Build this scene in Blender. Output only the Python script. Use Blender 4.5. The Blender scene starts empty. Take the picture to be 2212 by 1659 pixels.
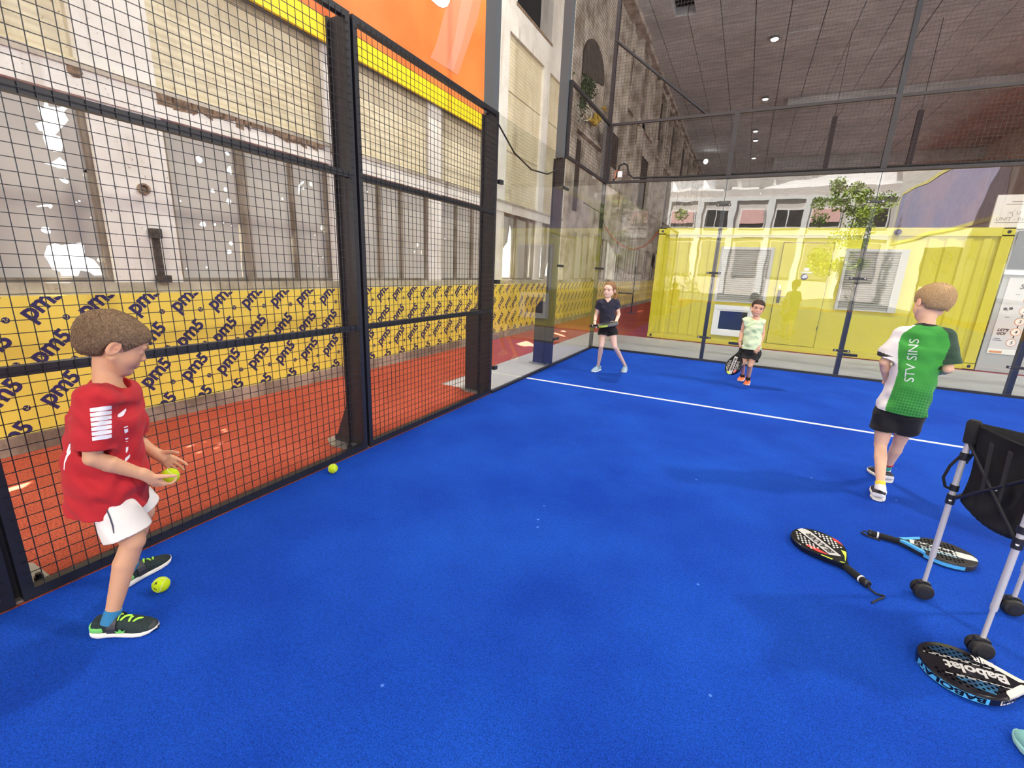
import bpy, bmesh, math, random
import numpy as np
from mathutils import Vector, Matrix, noise, geometry
from mathutils.bvhtree import BVHTree
S = bpy.context.scene
COL = S.collection
PI = math.pi
R = math.radians

# ------------------------------------------------------------------ camera
CAM = np.array([2.50592, -8.49541, 1.45522]); FOC = 963.32
PITCH, YAW, ROLL = 1.31732, 0.46227, 0.04246
def _rot():
    cx, sx = math.cos(PITCH), math.sin(PITCH); cy, sy = math.cos(YAW), math.sin(YAW); cr, sr = math.cos(ROLL), math.sin(ROLL)
    return (np.array([[cy, -sy, 0], [sy, cy, 0], [0, 0, 1]]) @ np.array([[1, 0, 0], [0, cx, -sx], [0, sx, cx]])
            @ np.array([[cr, -sr, 0], [sr, cr, 0], [0, 0, 1]]))
CM = _rot()
cd = bpy.data.cameras.new('camera'); cam = bpy.data.objects.new('camera', cd); COL.objects.link(cam)
cd.sensor_width = 36; cd.lens = FOC / 2212 * 36; cd.clip_end = 400; cd.clip_start = 0.05
m4 = Matrix([list(CM[0]) + [CAM[0]], list(CM[1]) + [CAM[1]], list(CM[2]) + [CAM[2]], [0, 0, 0, 1]])
cam.matrix_world = m4
S.camera = cam
S.view_settings.view_transform = 'Standard'; S.view_settings.look = 'None'
S.view_settings.exposure = 0.0; S.view_settings.gamma = 1; S.view_settings.use_curve_mapping = False

# ------------------------------------------------------------------ sky, sun, lamps
W = bpy.data.worlds.new('sky'); S.world = W; W.use_nodes = True
wn = W.node_tree; wn.nodes.clear()
wo = wn.nodes.new('ShaderNodeOutputWorld'); wb = wn.nodes.new('ShaderNodeBackground')
wb.inputs[0].default_value = (1.0, 0.985, 0.95, 1); wb.inputs[1].default_value = 3.0
wn.links.new(wb.outputs[0], wo.inputs[0])
sd = bpy.data.lights.new('sun', 'SUN'); sun = bpy.data.objects.new('sun', sd); COL.objects.link(sun)
sd.energy = 42; sd.angle = R(0.7); sd.color = (1.0, 0.96, 0.9)
sun.rotation_euler = Vector((-0.571, 0.5, 1.0)).to_track_quat('Z', 'Y').to_euler()
def area(name, loc, target, size, watts, col=(1, 0.98, 0.95), sy=None):
    d = bpy.data.lights.new(name, 'AREA'); o = bpy.data.objects.new(name, d); COL.objects.link(o)
    d.energy = watts; d.color = col; d.size = size
    if sy: d.shape = 'RECTANGLE'; d.size_y = sy
    o.location = loc
    o.rotation_euler = (Vector(loc) - Vector(target)).to_track_quat('Z', 'Y').to_euler()
    return o
# ------------------------------------------------------------------ helpers
def tag(o, label=None, cat=None, group=None, kind=None):
    if label: o['label'] = label
    if cat: o['category'] = cat
    if group: o['group'] = group
    if kind: o['kind'] = kind
    return o
def empty(name, loc, label=None, cat=None, group=None, rz=0):
    o = bpy.data.objects.new(name, None); COL.objects.link(o); o.location = loc; o.rotation_euler = (0, 0, rz)
    o.empty_display_size = 0.1
    return tag(o, label, cat, group)
def link(name, me, parent=None, smooth=False):
    o = bpy.data.objects.new(name, me); COL.objects.link(o)
    if smooth:
        me.polygons.foreach_set('use_smooth', [True] * len(me.polygons))
    if parent:
        o.parent = parent
        if parent.get('_world', 1):
            o.matrix_parent_inverse = parent_matrix(parent).inverted()
    return o
def parent_matrix(p):
    m = Matrix.LocRotScale(p.location, p.rotation_euler, p.scale)
    if p.parent: m = parent_matrix(p.parent) @ p.matrix_parent_inverse @ m
    return m
def copy_tree(o, parent=None):
    c = o.copy(); COL.objects.link(c)
    if parent: c.parent = parent
    for ch in [x for x in COL.objects if x.parent == o]:
        copy_tree(ch, c)
    return c
class MB:
    """collects simple solids in world coordinates and links them as one mesh"""
    def __init__(s): s.v = []; s.f = []; s.mi = []; s.cur = 0
    def add(s, vs, fs):
        b = len(s.v); s.v += [tuple(v) for v in vs]; s.f += [tuple(b + i for i in f) for f in fs]; s.mi += [s.cur] * len(fs); return s
    def box(s, x0, x1, y0, y1, z0, z1):
        return s.add([(x0, y0, z0), (x1, y0, z0), (x1, y1, z0), (x0, y1, z0), (x0, y0, z1), (x1, y0, z1), (x1, y1, z1), (x0, y1, z1)],
                     [(0, 3, 2, 1), (4, 5, 6, 7), (0, 1, 5, 4), (1, 2, 6, 5), (2, 3, 7, 6), (3, 0, 4, 7)])
    def bar(s, p, q, w, h=None, up=(0, 0, 1)):
        h = h or w; p = Vector(p); q = Vector(q); d = (q - p).normalized(); u = Vector(up)
        if abs(d.dot(u)) > .99: u = Vector((1, 0, 0))
        a = d.cross(u).normalized() * w / 2; b = a.cross(d).normalized() * h / 2
        return s.add([p - a - b, p + a - b, p + a + b, p - a + b, q - a - b, q + a - b, q + a + b, q - a + b],
                     [(0, 3, 2, 1), (4, 5, 6, 7), (0, 1, 5, 4), (1, 2, 6, 5), (2, 3, 7, 6), (3, 0, 4, 7)])
    def tube(s, pts, r, n=10, cap=True):
        pts = [Vector(p) for p in pts]; k = len(pts); rr = r if isinstance(r, (list, tuple)) else [r] * k
        t0 = (pts[1] - pts[0]).normalized(); u = t0.orthogonal().normalized(); vs = []; 
        for i in range(k):
            t = (pts[min(i + 1, k - 1)] - pts[max(i - 1, 0)]).normalized()
            u = (u - t * u.dot(t)).normalized(); w = t.cross(u)
            vs += [pts[i] + (u * math.cos(2 * PI * j / n) + w * math.sin(2 * PI * j / n)) * rr[i] for j in range(n)]
        fs = [(i * n + j, i * n + (j + 1) % n, (i + 1) * n + (j + 1) % n, (i + 1) * n + j) for i in range(k - 1) for j in range(n)]
        if cap: fs += [tuple(range(n - 1, -1, -1)), tuple((k - 1) * n + j for j in range(n))]
        return s.add(vs, fs)
    def prism(s, pts, d):
        """planar outline pts (3-D) extruded by vector d"""
        n = len(pts); d = Vector(d); a = [Vector(p) for p in pts]
        return s.add(a + [p + d for p in a], [tuple(range(n - 1, -1, -1)), tuple(range(n, 2 * n))] + [(i, (i + 1) % n, n + (i + 1) % n, n + i) for i in range(n)])
    def lathe(s, c, ax, prof, n=24):
        """prof: (distance along ax, radius)"""
        c = Vector(c); ax = Vector(ax).normalized(); u = ax.orthogonal().normalized(); w = ax.cross(u); vs = []
        for t, r in prof: vs += [c + ax * t + (u * math.cos(2 * PI * j / n) + w * math.sin(2 * PI * j / n)) * r for j in range(n)]
        k = len(prof)
        fs = [(i * n + j, i * n + (j + 1) % n, (i + 1) * n + (j + 1) % n, (i + 1) * n + j) for i in range(k - 1) for j in range(n)]
        fs += [tuple(range(n - 1, -1, -1)), tuple((k - 1) * n + j for j in range(n))]
        return s.add(vs, fs)
    def mesh(s, name, mats):
        me = bpy.data.meshes.new(name); me.from_pydata(s.v, [], s.f)
        for m in (mats if isinstance(mats, (list, tuple)) else [mats]): me.materials.append(m)
        if any(s.mi): me.polygons.foreach_set('material_index', s.mi)
        me.update(); return me
    def build(s, name, mats, parent=None, smooth=False, bevel=0):
        o = link(name, s.mesh(name, mats), parent, smooth)
        if bevel:
            b = o.modifiers.new('bevel', 'BEVEL'); b.width = bevel; b.segments = 2; b.limit_method = 'ANGLE'; b.angle_limit = R(35)
        if smooth:
            smooth_by_angle(o.data)
        return o
def smooth_by_angle(me, a=40):
    bm = bmesh.new(); bm.from_mesh(me)
    bmesh.ops.recalc_face_normals(bm, faces=bm.faces)
    for e in bm.edges:
        e.smooth = not (len(e.link_faces) == 2 and e.calc_face_angle(0) > R(a))
    for f_ in bm.faces: f_.smooth = True
    bm.to_mesh(me); bm.free()
def struct(name, mb, mats, label=None, **k):
    return tag(mb.build(name, mats, **k), label, kind='structure')

# ---- materials
def mat(name, col, rough=.6, metal=0, var=0, vscale=8, bump=0, bscale=60, spec=.5, coat=0, col2=None, detail=6, emit=0, sss=0, coord='Object', stretch=None):
    m = bpy.data.materials.new(name); m.use_nodes = True; nt = m.node_tree; b = nt.nodes['Principled BSDF']
    b.inputs['Base Color'].default_value = (*col, 1); b.inputs['Roughness'].default_value = rough; b.inputs['Metallic'].default_value = metal
    b.inputs['Specular IOR Level'].default_value = spec; b.inputs['Coat Weight'].default_value = coat
    if sss:
        b.inputs['Subsurface Weight'].default_value = sss; b.inputs['Subsurface Radius'].default_value = (1, .35, .2); b.inputs['Subsurface Scale'].default_value = .01
    if emit: b.inputs['Emission Color'].default_value = (*col, 1); b.inputs['Emission Strength'].default_value = emit
    tc = nt.nodes.new('ShaderNodeTexCoord'); src = tc.outputs[coord]
    if stretch:
        mp = nt.nodes.new('ShaderNodeMapping'); mp.inputs['Scale'].default_value = stretch; nt.links.new(src, mp.inputs[0]); src = mp.outputs[0]
    if var or col2:
        n = nt.nodes.new('ShaderNodeTexNoise'); n.inputs['Scale'].default_value = vscale; n.inputs['Detail'].default_value = detail
        nt.links.new(src, n.inputs[0])
        r = nt.nodes.new('ShaderNodeValToRGB'); r.color_ramp.elements[0].position = .35; r.color_ramp.elements[1].position = .68
        c2 = col2 or tuple(c * (1 - var) for c in col)
        r.color_ramp.elements[0].color = (*c2, 1); r.color_ramp.elements[1].color = (*[min(1, c * (1 + (var if not col2 else 0) * .5)) for c in col], 1)
        nt.links.new(n.outputs[0], r.inputs[0]); nt.links.new(r.outputs[0], b.inputs['Base Color'])
    if bump:
        n = nt.nodes.new('ShaderNodeTexNoise'); n.inputs['Scale'].default_value = bscale; n.inputs['Detail'].default_value = 4
        nt.links.new(src, n.inputs[0])
        bu = nt.nodes.new('ShaderNodeBump'); bu.inputs['Strength'].default_value = bump; bu.inputs['Distance'].default_value = .01
        nt.links.new(n.outputs[0], bu.inputs['Height']); nt.links.new(bu.outputs[0], b.inputs['Normal'])
    return m
def ramp_node(nt, fac, stops):
    r = nt.nodes.new('ShaderNodeValToRGB'); e = r.color_ramp.elements
    e[0].position = stops[0][0]; e[0].color = (*stops[0][1], 1); e[1].position = stops[-1][0]; e[1].color = (*stops[-1][1], 1)
    for p, c in stops[1:-1]:
        x = e.new(p); x.color = (*c, 1)
    nt.links.new(fac, r.inputs[0]); return r
def mixc(nt, fac, a, b, mode='MIX'):
    m = nt.nodes.new('ShaderNodeMix'); m.data_type = 'RGBA'; m.blend_type = mode
    for i, x in ((0, fac), (6, a), (7, b)):
        if isinstance(x, (tuple, list)): m.inputs[i].default_value = (*x, 1)
        elif isinstance(x, (int, float)): m.inputs[i].default_value = x
        else: nt.links.new(x, m.inputs[i])
    return m.outputs[2]
def noise_node(nt, scale, detail=5, rough=.55, vec=None, stretch=None):
    tc = nt.nodes.new('ShaderNodeTexCoord'); src = vec or tc.outputs['Object']
    if stretch:
        mp = nt.nodes.new('ShaderNodeMapping'); mp.inputs['Scale'].default_value = stretch; nt.links.new(src, mp.inputs[0]); src = mp.outputs[0]
    n = nt.nodes.new('ShaderNodeTexNoise'); n.inputs['Scale'].default_value = scale; n.inputs['Detail'].default_value = detail; n.inputs['Roughness'].default_value = rough
    nt.links.new(src, n.inputs[0]); return n.outputs[0]
def srgb(r, g, b):
    return tuple((c / 255 / 12.92 if c / 255 <= .04045 else ((c / 255 + .055) / 1.055) ** 2.4) for c in (r, g, b))
def plaster(name, base, dirt, rust=.25, scale=1.0, grooves=None):
    """old painted concrete: blotches, vertical runs, chips"""
    m = bpy.data.materials.new(name); m.use_nodes = True; nt = m.node_tree; b = nt.nodes['Principled BSDF']; b.inputs['Roughness'].default_value = .85
    n1 = noise_node(nt, 1.6 * scale, 8, .65); n2 = noise_node(nt, 5 * scale, 6, .6, stretch=(1, 1, .12)); n3 = noise_node(nt, 28 * scale, 5, .7)
    r1 = ramp_node(nt, n1, [(.38, dirt), (.60, base)]); 
    r2 = ramp_node(nt, n2, [(.30, (.45, .38, .30)), (.46, (1, 1, 1))])
    c = mixc(nt, rust, r1.outputs[0], mixc(nt, 1.0, r1.outputs[0], r2.outputs[0], 'MULTIPLY'))
    r3 = ramp_node(nt, n3, [(.30, (.35, .28, .22)), (.36, (1, 1, 1))])
    c = mixc(nt, 1.0, c, r3.outputs[0], 'MULTIPLY')
    nt.links.new(c, b.inputs['Base Color'])
    bu = nt.nodes.new('ShaderNodeBump'); bu.inputs['Strength'].default_value = .5; bu.inputs['Distance'].default_value = .01
    nt.links.new(n3, bu.inputs['Height']); nt.links.new(bu.outputs[0], b.inputs['Normal'])
    if grooves:
        tc = nt.nodes.new('ShaderNodeTexCoord'); w = nt.nodes.new('ShaderNodeTexWave'); w.bands_direction = 'Z'; w.inputs['Scale'].default_value = grooves; w.inputs['Distortion'].default_value = .15
        nt.links.new(tc.outputs['Object'], w.inputs[0])
        b2 = nt.nodes.new('ShaderNodeBump'); b2.inputs['Strength'].default_value = .5; b2.inputs['Distance'].default_value = .006
        nt.links.new(w.outputs[0], b2.inputs['Height']); nt.links.new(bu.outputs[0], b2.inputs['Normal']); nt.links.new(b2.outputs[0], b.inputs['Normal'])
    return m
M = {}
M['white_wall'] = plaster('old_white_paint', srgb(232, 229, 220), srgb(216, 211, 200), .5)
M['beige'] = plaster('beige_cladding', srgb(218, 208, 178), srgb(202, 190, 158), .35, grooves=5)
M['sill'] = plaster('grey_sill', srgb(190, 182, 165), srgb(150, 142, 125), .5)
M['plinth'] = plaster('plinth_concrete', srgb(172, 156, 142), srgb(120, 105, 92), .6)
M['grime'] = plaster('grimy_concrete', srgb(200, 192, 180), srgb(136, 124, 112), .7)
M['raw'] = mat('broken_concrete', srgb(150, 128, 106), .95, var=.5, vscale=25, bump=1, bscale=80)
M['film'] = mat('grey_film', srgb(186, 182, 172), .5, var=.06, vscale=3, bump=.15, bscale=8)
M['frame_wood'] = plaster('weathered_frame', srgb(150, 140, 125), srgb(110, 98, 82), .6)
M['black'] = mat('black_powder_coat', srgb(34, 35, 42), .42, spec=.5)
M['black_b'] = mat('black_steel', srgb(52, 48, 50), .5, spec=.4)
M['grey_steel'] = mat('grey_painted_steel', srgb(92, 99, 102), .5)
M['galv'] = mat('galvanised_steel', srgb(175, 175, 170), .45, metal=.6, var=.2, vscale=12)
M['white'] = mat('white_plastic', srgb(235, 235, 235), .45)
M['dark'] = mat('dark_void', (.012, .012, .014), .8)
M['rubber'] = mat('black_rubber', (.012, .012, .013), .6)
def carpet(name, c1, c2, spk, bump=.8, dens=190):
    m = bpy.data.materials.new(name); m.use_nodes = True; nt = m.node_tree; b = nt.nodes['Principled BSDF']; b.inputs['Roughness'].default_value = .95
    b.inputs['Specular IOR Level'].default_value = .15; b.inputs['Sheen Weight'].default_value = 0.15; b.inputs['Sheen Roughness'].default_value = .5
    b.inputs['Sheen Tint'].default_value = (*c2, 1)
    n1 = noise_node(nt, 1.3, 6, .6); n2 = noise_node(nt, dens, 3, .7); n3 = noise_node(nt, 60, 4, .6)
    r1 = ramp_node(nt, n1, [(.35, c1), (.65, c2)])
    r2 = ramp_node(nt, n2, [(.3, (.42, .42, .42)), (.64, (1.36, 1.36, 1.36))])
    c = mixc(nt, 1, r1.outputs[0], r2.outputs[0], 'MULTIPLY')
    r3 = ramp_node(nt, n3, [(.3, (.82, .82, .82)), (.6, (1.06, 1.06, 1.06))])
    c = mixc(nt, 1, c, r3.outputs[0], 'MULTIPLY')
    vo = nt.nodes.new('ShaderNodeTexVoronoi'); vo.inputs['Scale'].default_value = 3.2; tc = nt.nodes.new('ShaderNodeTexCoord'); nt.links.new(tc.outputs['Object'], vo.inputs[0])
    r4 = ramp_node(nt, vo.outputs['Distance'], [(.018, (1, 1, 1)), (.03, (0, 0, 0))])
    c = mixc(nt, r4.outputs[0], c, spk)
    nt.links.new(c, b.inputs['Base Color'])
    bu = nt.nodes.new('ShaderNodeBump'); bu.inputs['Strength'].default_value = bump; bu.inputs['Distance'].default_value = .006
    nt.links.new(n2, bu.inputs['Height']); nt.links.new(bu.outputs[0], b.inputs['Normal'])
    return m
M['turf'] = carpet('blue_turf', srgb(14, 63, 168), srgb(23, 79, 188), srgb(90, 140, 225))
M['red_floor'] = carpet('red_sport_floor', srgb(170, 80, 58), srgb(186, 92, 68), srgb(205, 110, 85), .5, 120)
M['line'] = mat('white_line', srgb(225, 235, 240), .9, var=.1, vscale=80, bump=.4, bscale=200)
M['grey_floor'] = mat('grey_concrete_strip', srgb(190, 190, 190), .8, var=.05, vscale=3, bump=.1)
M['asphalt'] = mat('pale_paving', srgb(84, 84, 84), .9, var=.2, vscale=2)
# court glass: clear, with front-side reflection
def glassmat(name, ior=1.52, tint=(.965, .985, .975), gain=2.6):
    m = bpy.data.materials.new(name); m.use_nodes = True; nt = m.node_tree; nt.nodes.clear()
    out = nt.nodes.new('ShaderNodeOutputMaterial'); tr = nt.nodes.new('ShaderNodeBsdfTransparent'); tr.inputs[0].default_value = (*tint, 1)
    gl = nt.nodes.new('ShaderNodeBsdfGlossy'); gl.inputs['Roughness'].default_value = 0.0
    # layered facing reflectance, R0 + (1-R0)(1-cos)^5
    lw = nt.nodes.new('ShaderNodeLayerWeight'); lw.inputs[0].default_value = .5
    pw = nt.nodes.new('ShaderNodeMath'); pw.operation = 'POWER'; pw.inputs[1].default_value = 4.0; nt.links.new(lw.outputs['Facing'], pw.inputs[0])
    mr = nt.nodes.new('ShaderNodeMapRange'); mr.inputs[3].default_value = ((ior - 1) / (ior + 1)) ** 2 * gain; mr.inputs[4].default_value = .9
    nt.links.new(pw.outputs[0], mr.inputs[0])
    gm = nt.nodes.new('ShaderNodeNewGeometry'); sub = nt.nodes.new('ShaderNodeMath'); sub.operation = 'SUBTRACT'; sub.inputs[0].default_value = 1; nt.links.new(gm.outputs['Backfacing'], sub.inputs[1])
    mu = nt.nodes.new('ShaderNodeMath'); mu.operation = 'MULTIPLY'; nt.links.new(mr.outputs[0], mu.inputs[0]); nt.links.new(sub.outputs[0], mu.inputs[1])
    mx = nt.nodes.new('ShaderNodeMixShader'); nt.links.new(mu.outputs[0], mx.inputs[0]); nt.links.new(tr.outputs[0], mx.inputs[1]); nt.links.new(gl.outputs[0], mx.inputs[2])
    # slightly wavy tempered glass
    n = nt.nodes.new('ShaderNodeTexNoise'); n.inputs['Scale'].default_value = 2.2; n.inputs['Detail'].default_value = 1
    tc = nt.nodes.new('ShaderNodeTexCoord'); nt.links.new(tc.outputs['Object'], n.inputs[0])
    bu = nt.nodes.new('ShaderNodeBump'); bu.inputs['Strength'].default_value = .15; bu.inputs['Distance'].default_value = .006
    nt.links.new(n.outputs[0], bu.inputs['Height']); nt.links.new(bu.outputs[0], gl.inputs['Normal'])
    nt.links.new(mx.outputs[0], out.inputs[0]); return m
M['glass'] = glassmat('court_glass')
M['window_glass'] = glassmat('window_glass', gain=1.5)
def text_verts(txt, size=1.0, shear=0.0, bold=0.0, align='LEFT', space=1.0):
    c = bpy.data.curves.new('t', 'FONT'); c.body = txt; c.size = size; c.shear = shear; c.offset = bold; c.align_x = align; c.space_character = space; c.resolution_u = 3
    o = bpy.data.objects.new('t', c); COL.objects.link(o)
    dg = bpy.context.evaluated_depsgraph_get(); me = bpy.data.meshes.new_from_object(o.evaluated_get(dg))
    v = [tuple(x.co[:2]) for x in me.vertices]; f = [tuple(p.vertices) for p in me.polygons]
    bpy.data.objects.remove(o); bpy.data.curves.remove(c); bpy.data.meshes.remove(me)
    return v, f
# ------------------------------------------------------------------ floors
struct('floor', MB().box(0, 10, -20, 0, -.05, 0), M['turf'], 'bright blue artificial turf of the court')
struct('service_line', MB().box(.02, 9.98, -3.075, -3.025, 0.0005, .003), M['line'], 'white painted service line across the blue turf')
struct('side_walkway', MB().box(-2.1, 0, -22, -4.0, -.05, -.001).box(-2.1, -.75, -4.0, 45, -.05, -.001).box(-.75, .5, 2.35, 45, -.05, -.001), M['red_floor'], 'orange red rubber walkway beside the court')
struct('grey_strip', MB().box(-.75, 16, 0.0, 2.35, -.05, -.002).box(-.75, 0, -4.0, 0, -.05, -.002), M['grey_floor'], 'pale grey concrete strip behind the glass')
struct('rear_floor', MB().box(.5, 16, 2.35, 45, -.06, -.001).box(10, 16, -22, 0, -.06, -.001).box(0, 10, -22, -20, -.06, -.001), M['red_floor'], 'orange red floor around the court')
struct('outside_ground', MB().box(-60, 80, -90, -22, -.3, -.06).box(-60, -2.5, -22, 80, -.3, -.06), M['asphalt'], 'pale sunlit paving outside')
# ------------------------------------------------------------------ hall shell
cm_ = bpy.data.materials.new('ceiling_boards'); cm_.use_nodes = True; nt = cm_.node_tree; b = nt.nodes['Principled BSDF']; b.inputs['Roughness'].default_value = .9
n1 = noise_node(nt, .5, 8, .7); n2 = noise_node(nt, 9, 5, .7, stretch=(.15, 1, 1))
c = mixc(nt, 1, ramp_node(nt, n1, [(.35, srgb(176, 182, 184)), (.65, srgb(206, 212, 214))]).outputs[0], ramp_node(nt, n2, [(.35, (.72, .72, .72)), (.6, (1.08, 1.08, 1.08))]).outputs[0], 'MULTIPLY')
nt.links.new(c, b.inputs['Base Color'])
cb = MB(); xs = [-2.4 + .98 * i for i in range(20)]
ys = [-18, -6, 2.8, 11.4, 20, 29, 38, 46]
rnd = random.Random(3)
for i in range(len(xs) - 1):
    for j in range(len(ys) - 1):
        if i == 1 and j == 2: # recessed opening
            x0, x1, y0, y1 = xs[i] + .012, xs[i + 1] - .012, ys[j] + .012, ys[j + 1] - .012; z = 9.6
            cb.box(x0, -.82, y0, y1, z, z + .25).box(-.18, x1, y0, y1, z, z + .25) if x1 > -.18 else cb.box(x0, -.82, y0, y1, z, z + .25)
            cb.box(-.82, min(-.18, x1), y0, 7.6, z, z + .25).box(-.82, min(-.18, x1), 9.0, y1, z, z + .25)
            continue
        z = 9.6 + rnd.uniform(-.012, .012)
        if i == 2 and j == 2:
            cb.box(-.18, xs[i + 1] - .012, ys[j] + .012, ys[j + 1] - .012, z, z + .25)
            cb.box(xs[i] + .012, -.18, ys[j] + .012, 7.6, z, z + .25).box(xs[i] + .012, -.18, 9.0, ys[j + 1] - .012, z, z + .25); continue
        cb.box(xs[i] + .012, xs[i + 1] - .012, ys[j] + .012, ys[j + 1] - .012, z, z + .25)
cb.cur = 1; cb.box(-2.6, 16.3, -18, 46, 9.86, 10.2)
cb.cur = 2; cb.box(-.82, -.18, 7.6, 9.0, 9.85, 9.87)
struct('ceiling', cb, [cm_, cm_, M['dark']], 'brown grey concrete slab ceiling with board seams')
struct('trim_1', MB().box(-2.15, -1.75, 4, 10, 9.42, 9.6).box(-2.15, -1.86, 10, 45, 9.46, 9.6), M['grime'], 'rough concrete edge where wall meets ceiling')
# left wall: lower band, sill, pilasters, lintels, cladding
WX = -2.1
pil = [(-9.9, -9.5), (-7.95, -7.2 - .35), (-6.62, -6.12), (-4.37, -4.08), (-2.44, -2.1), (-.32, .06), (1.69, 2.03), (3.1, 3.35)]
w = MB()
w.box(WX - .35, WX, -20, 45, 0, 1.12)                 # lower wall
w.box(WX - .35, WX, -20, -9.9, 1.12, 9.6)
for a, b_ in pil: w.box(WX - .35, WX, a, b_, 1.12, 2.56)
w.box(WX - .35, WX + .02, -9.9, 3.35, 2.56, 2.76)     # lintel beam
for a, b_ in pil: w.box(WX - .35, WX, a, b_, 2.76, 5.75)
w.box(WX - .35, WX, -9.9, .3, 5.75, 9.6).box(WX - .35, WX, 2.0, 3.35, 5.75, 9.6)
w.box(WX - .35, WX, .3, 2.0, 5.75, 6.3).box(WX - .35, WX, .3, 2.0, 7.6, 9.6)
struct('wall_left', w, M['white_wall'], 'old off white concrete wall with pilasters')
struct('trim_2', MB().box(WX - .1, WX + .1, -20, 45, 0, .13), M['plinth'], 'low grimy concrete kerb under the yellow hoarding')
struct('trim_3', MB().box(WX - .3, WX + .008, -20, 3.4, 1.12, 1.21), M['sill'], 'worn concrete window sill above the yellow hoarding')
u = MB()
for k in range(len(pil) - 1):
    a, b_ = pil[k][1], pil[k + 1][0]
    u.box(WX - .2, WX - .06, a, b_, 2.76, 5.75)
    for z in (3.75, 4.8): u.box(WX - .06, WX - .045, a, b_, z, z + .02)
u.box(WX - .06, WX - .03, -9.9, 3.3, 2.76, 2.82)
struct('wall_panels', u, M['beige'], 'beige ribbed cladding panels between the pilasters')
struct('trim_4', MB().box(WX - .01, WX + .035, -7.2, -6.9, 2.74, 2.79).box(WX - .01, WX + .035, -6.9, -4.08, 2.745, 2.785).box(WX - .01, WX + .035, -4.08, 3.3, 2.735, 2.775), M['sill'], 'thin ledge running under the beige cladding')
rw = MB()   # broken lintel edge
rnd = random.Random(5)
y = -6.14
while y < -4.5:
    l = rnd.uniform(.05, .16); rw.add([(WX + .021, y, 2.745), (WX + .021, y + l, 2.745), (WX + .021, y + l, 2.745 - rnd.uniform(.03, .1)), (WX + .021, y, 2.745 - rnd.uniform(.03, .1)),
        (WX + .04, y + .01, 2.742), (WX + .04, y + l - .01, 2.742), (WX + .035, y + l - .02, 2.71), (WX + .035, y + .02, 2.7)], [(0, 1, 2, 3), (4, 5, 6, 7), (0, 1, 5, 4), (1, 2, 6, 5), (2, 3, 7, 6), (3, 0, 4, 7)]); y += l
for (yy, zz) in ((-6.66, 2.72), (-4.3, 2.70)): rw.lathe((WX + .02, yy, zz), (1, 0, 0), [(0, .05), (.012, .03)], 7)
tag(rw.build('broken_lintel', M['raw']), 'brown broken concrete along the lintel over the windows', 'wall', kind='structure')
# dark opening high on wall
struct('window_9', MB().box(WX - .34, WX - .3, .3, 2.0, 6.3, 7.6), M['dark'], 'dark empty opening high in the left wall')
tag(MB().box(WX - .1, WX + .01, .26, 2.04, 6.25, 6.3).build('opening_ledge', M['raw']), 'rusty ledge under the dark high opening', kind='structure')
# farther wall, grimy concrete with dark slots and projecting ribs
f = MB()
f.box(WX - .35, WX, 3.35, 45, 1.12, 9.6)
for y0, y1, z0, z1, d in ((3.35, 3.7, 1.2, 9.6, .12), (6.3, 6.6, 1.2, 9.3, .18), (8.2, 8.5, 1.2, 9.3, .14), (9.6, 9.75, 1.2, 9.5, .2), (11.0, 11.5, 1.2, 9.5, .1), (13.3, 13.6, 1.2, 9.4, .22), (15.1, 15.25, 1.2, 9.4, .25), (17, 17.3, 1.2, 9.4, .2),
        (19, 19.3, 1.2, 9.4, .25), (21, 21.3, 1.2, 9.4, .2), (23.5, 23.8, 1.2, 9.4, .25), (26, 26.3, 1.2, 9.4, .2), (29, 29.4, 1.2, 9.4, .25), (32, 32.4, 1.2, 9.4, .25), (36, 36.4, 1.2, 9.4, .3)):
    f.box(WX - .01, WX + d, y0, y1, z0, z1)
f.box(WX, WX + .1, 8.5, 13.3, 7.0, 7.2).box(WX, WX + .12, 3.7, 6.3, 5.05, 5.15).box(WX, WX + .2, 13.6, 36, 9.1, 9.25).box(WX, WX + .15, 13.6, 36, 6.6, 6.75)
struct('wall_back_left', f, M['grime'], 'grimy stained concrete wall farther back')
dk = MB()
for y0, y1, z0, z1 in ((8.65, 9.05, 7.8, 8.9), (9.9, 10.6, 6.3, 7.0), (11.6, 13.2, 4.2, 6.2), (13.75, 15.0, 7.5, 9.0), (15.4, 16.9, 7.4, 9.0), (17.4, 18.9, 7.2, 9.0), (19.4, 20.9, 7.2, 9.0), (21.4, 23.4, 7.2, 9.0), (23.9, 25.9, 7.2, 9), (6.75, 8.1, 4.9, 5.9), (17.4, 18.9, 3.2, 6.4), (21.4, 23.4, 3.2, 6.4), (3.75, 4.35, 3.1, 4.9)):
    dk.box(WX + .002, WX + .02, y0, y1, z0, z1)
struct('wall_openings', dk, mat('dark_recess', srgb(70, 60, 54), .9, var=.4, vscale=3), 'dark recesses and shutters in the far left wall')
# bright windows low in the far wall (seen through the corner glass)
def film_panel(n, y0, y1, z0, z1, holes, label, parent=None, x=WX - .08):
    """translucent grey sheet with torn holes; holes: list of outlines [(y,z)...]"""
    outer = [Vector((y0, z0, 0)), Vector((y1, z0, 0)), Vector((y1, z1, 0)), Vector((y0, z1, 0))]
    polys = [outer] + [[Vector((min(max(a, y0 + .006 + .0004 * i), y1 - .006 - .0004 * i), min(max(b_, z0 + .006 + .0004 * i), z1 - .006), 0)) for i, (a, b_) in enumerate(h)] for h in holes]
    tri = geometry.tessellate_polygon(polys); pts = [p for q in polys for p in q]
    me = bpy.data.meshes.new(n)
    N = len(pts)
    me.from_pydata([(x, p.x, p.y) for p in pts] + [(x - .006, p.x, p.y) for p in pts], [], [tuple(t) for t in tri] + [tuple(N + i for i in reversed(t)) for t in tri])
    me.materials.append(M['film']); o = link(n, me, parent); return o
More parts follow.
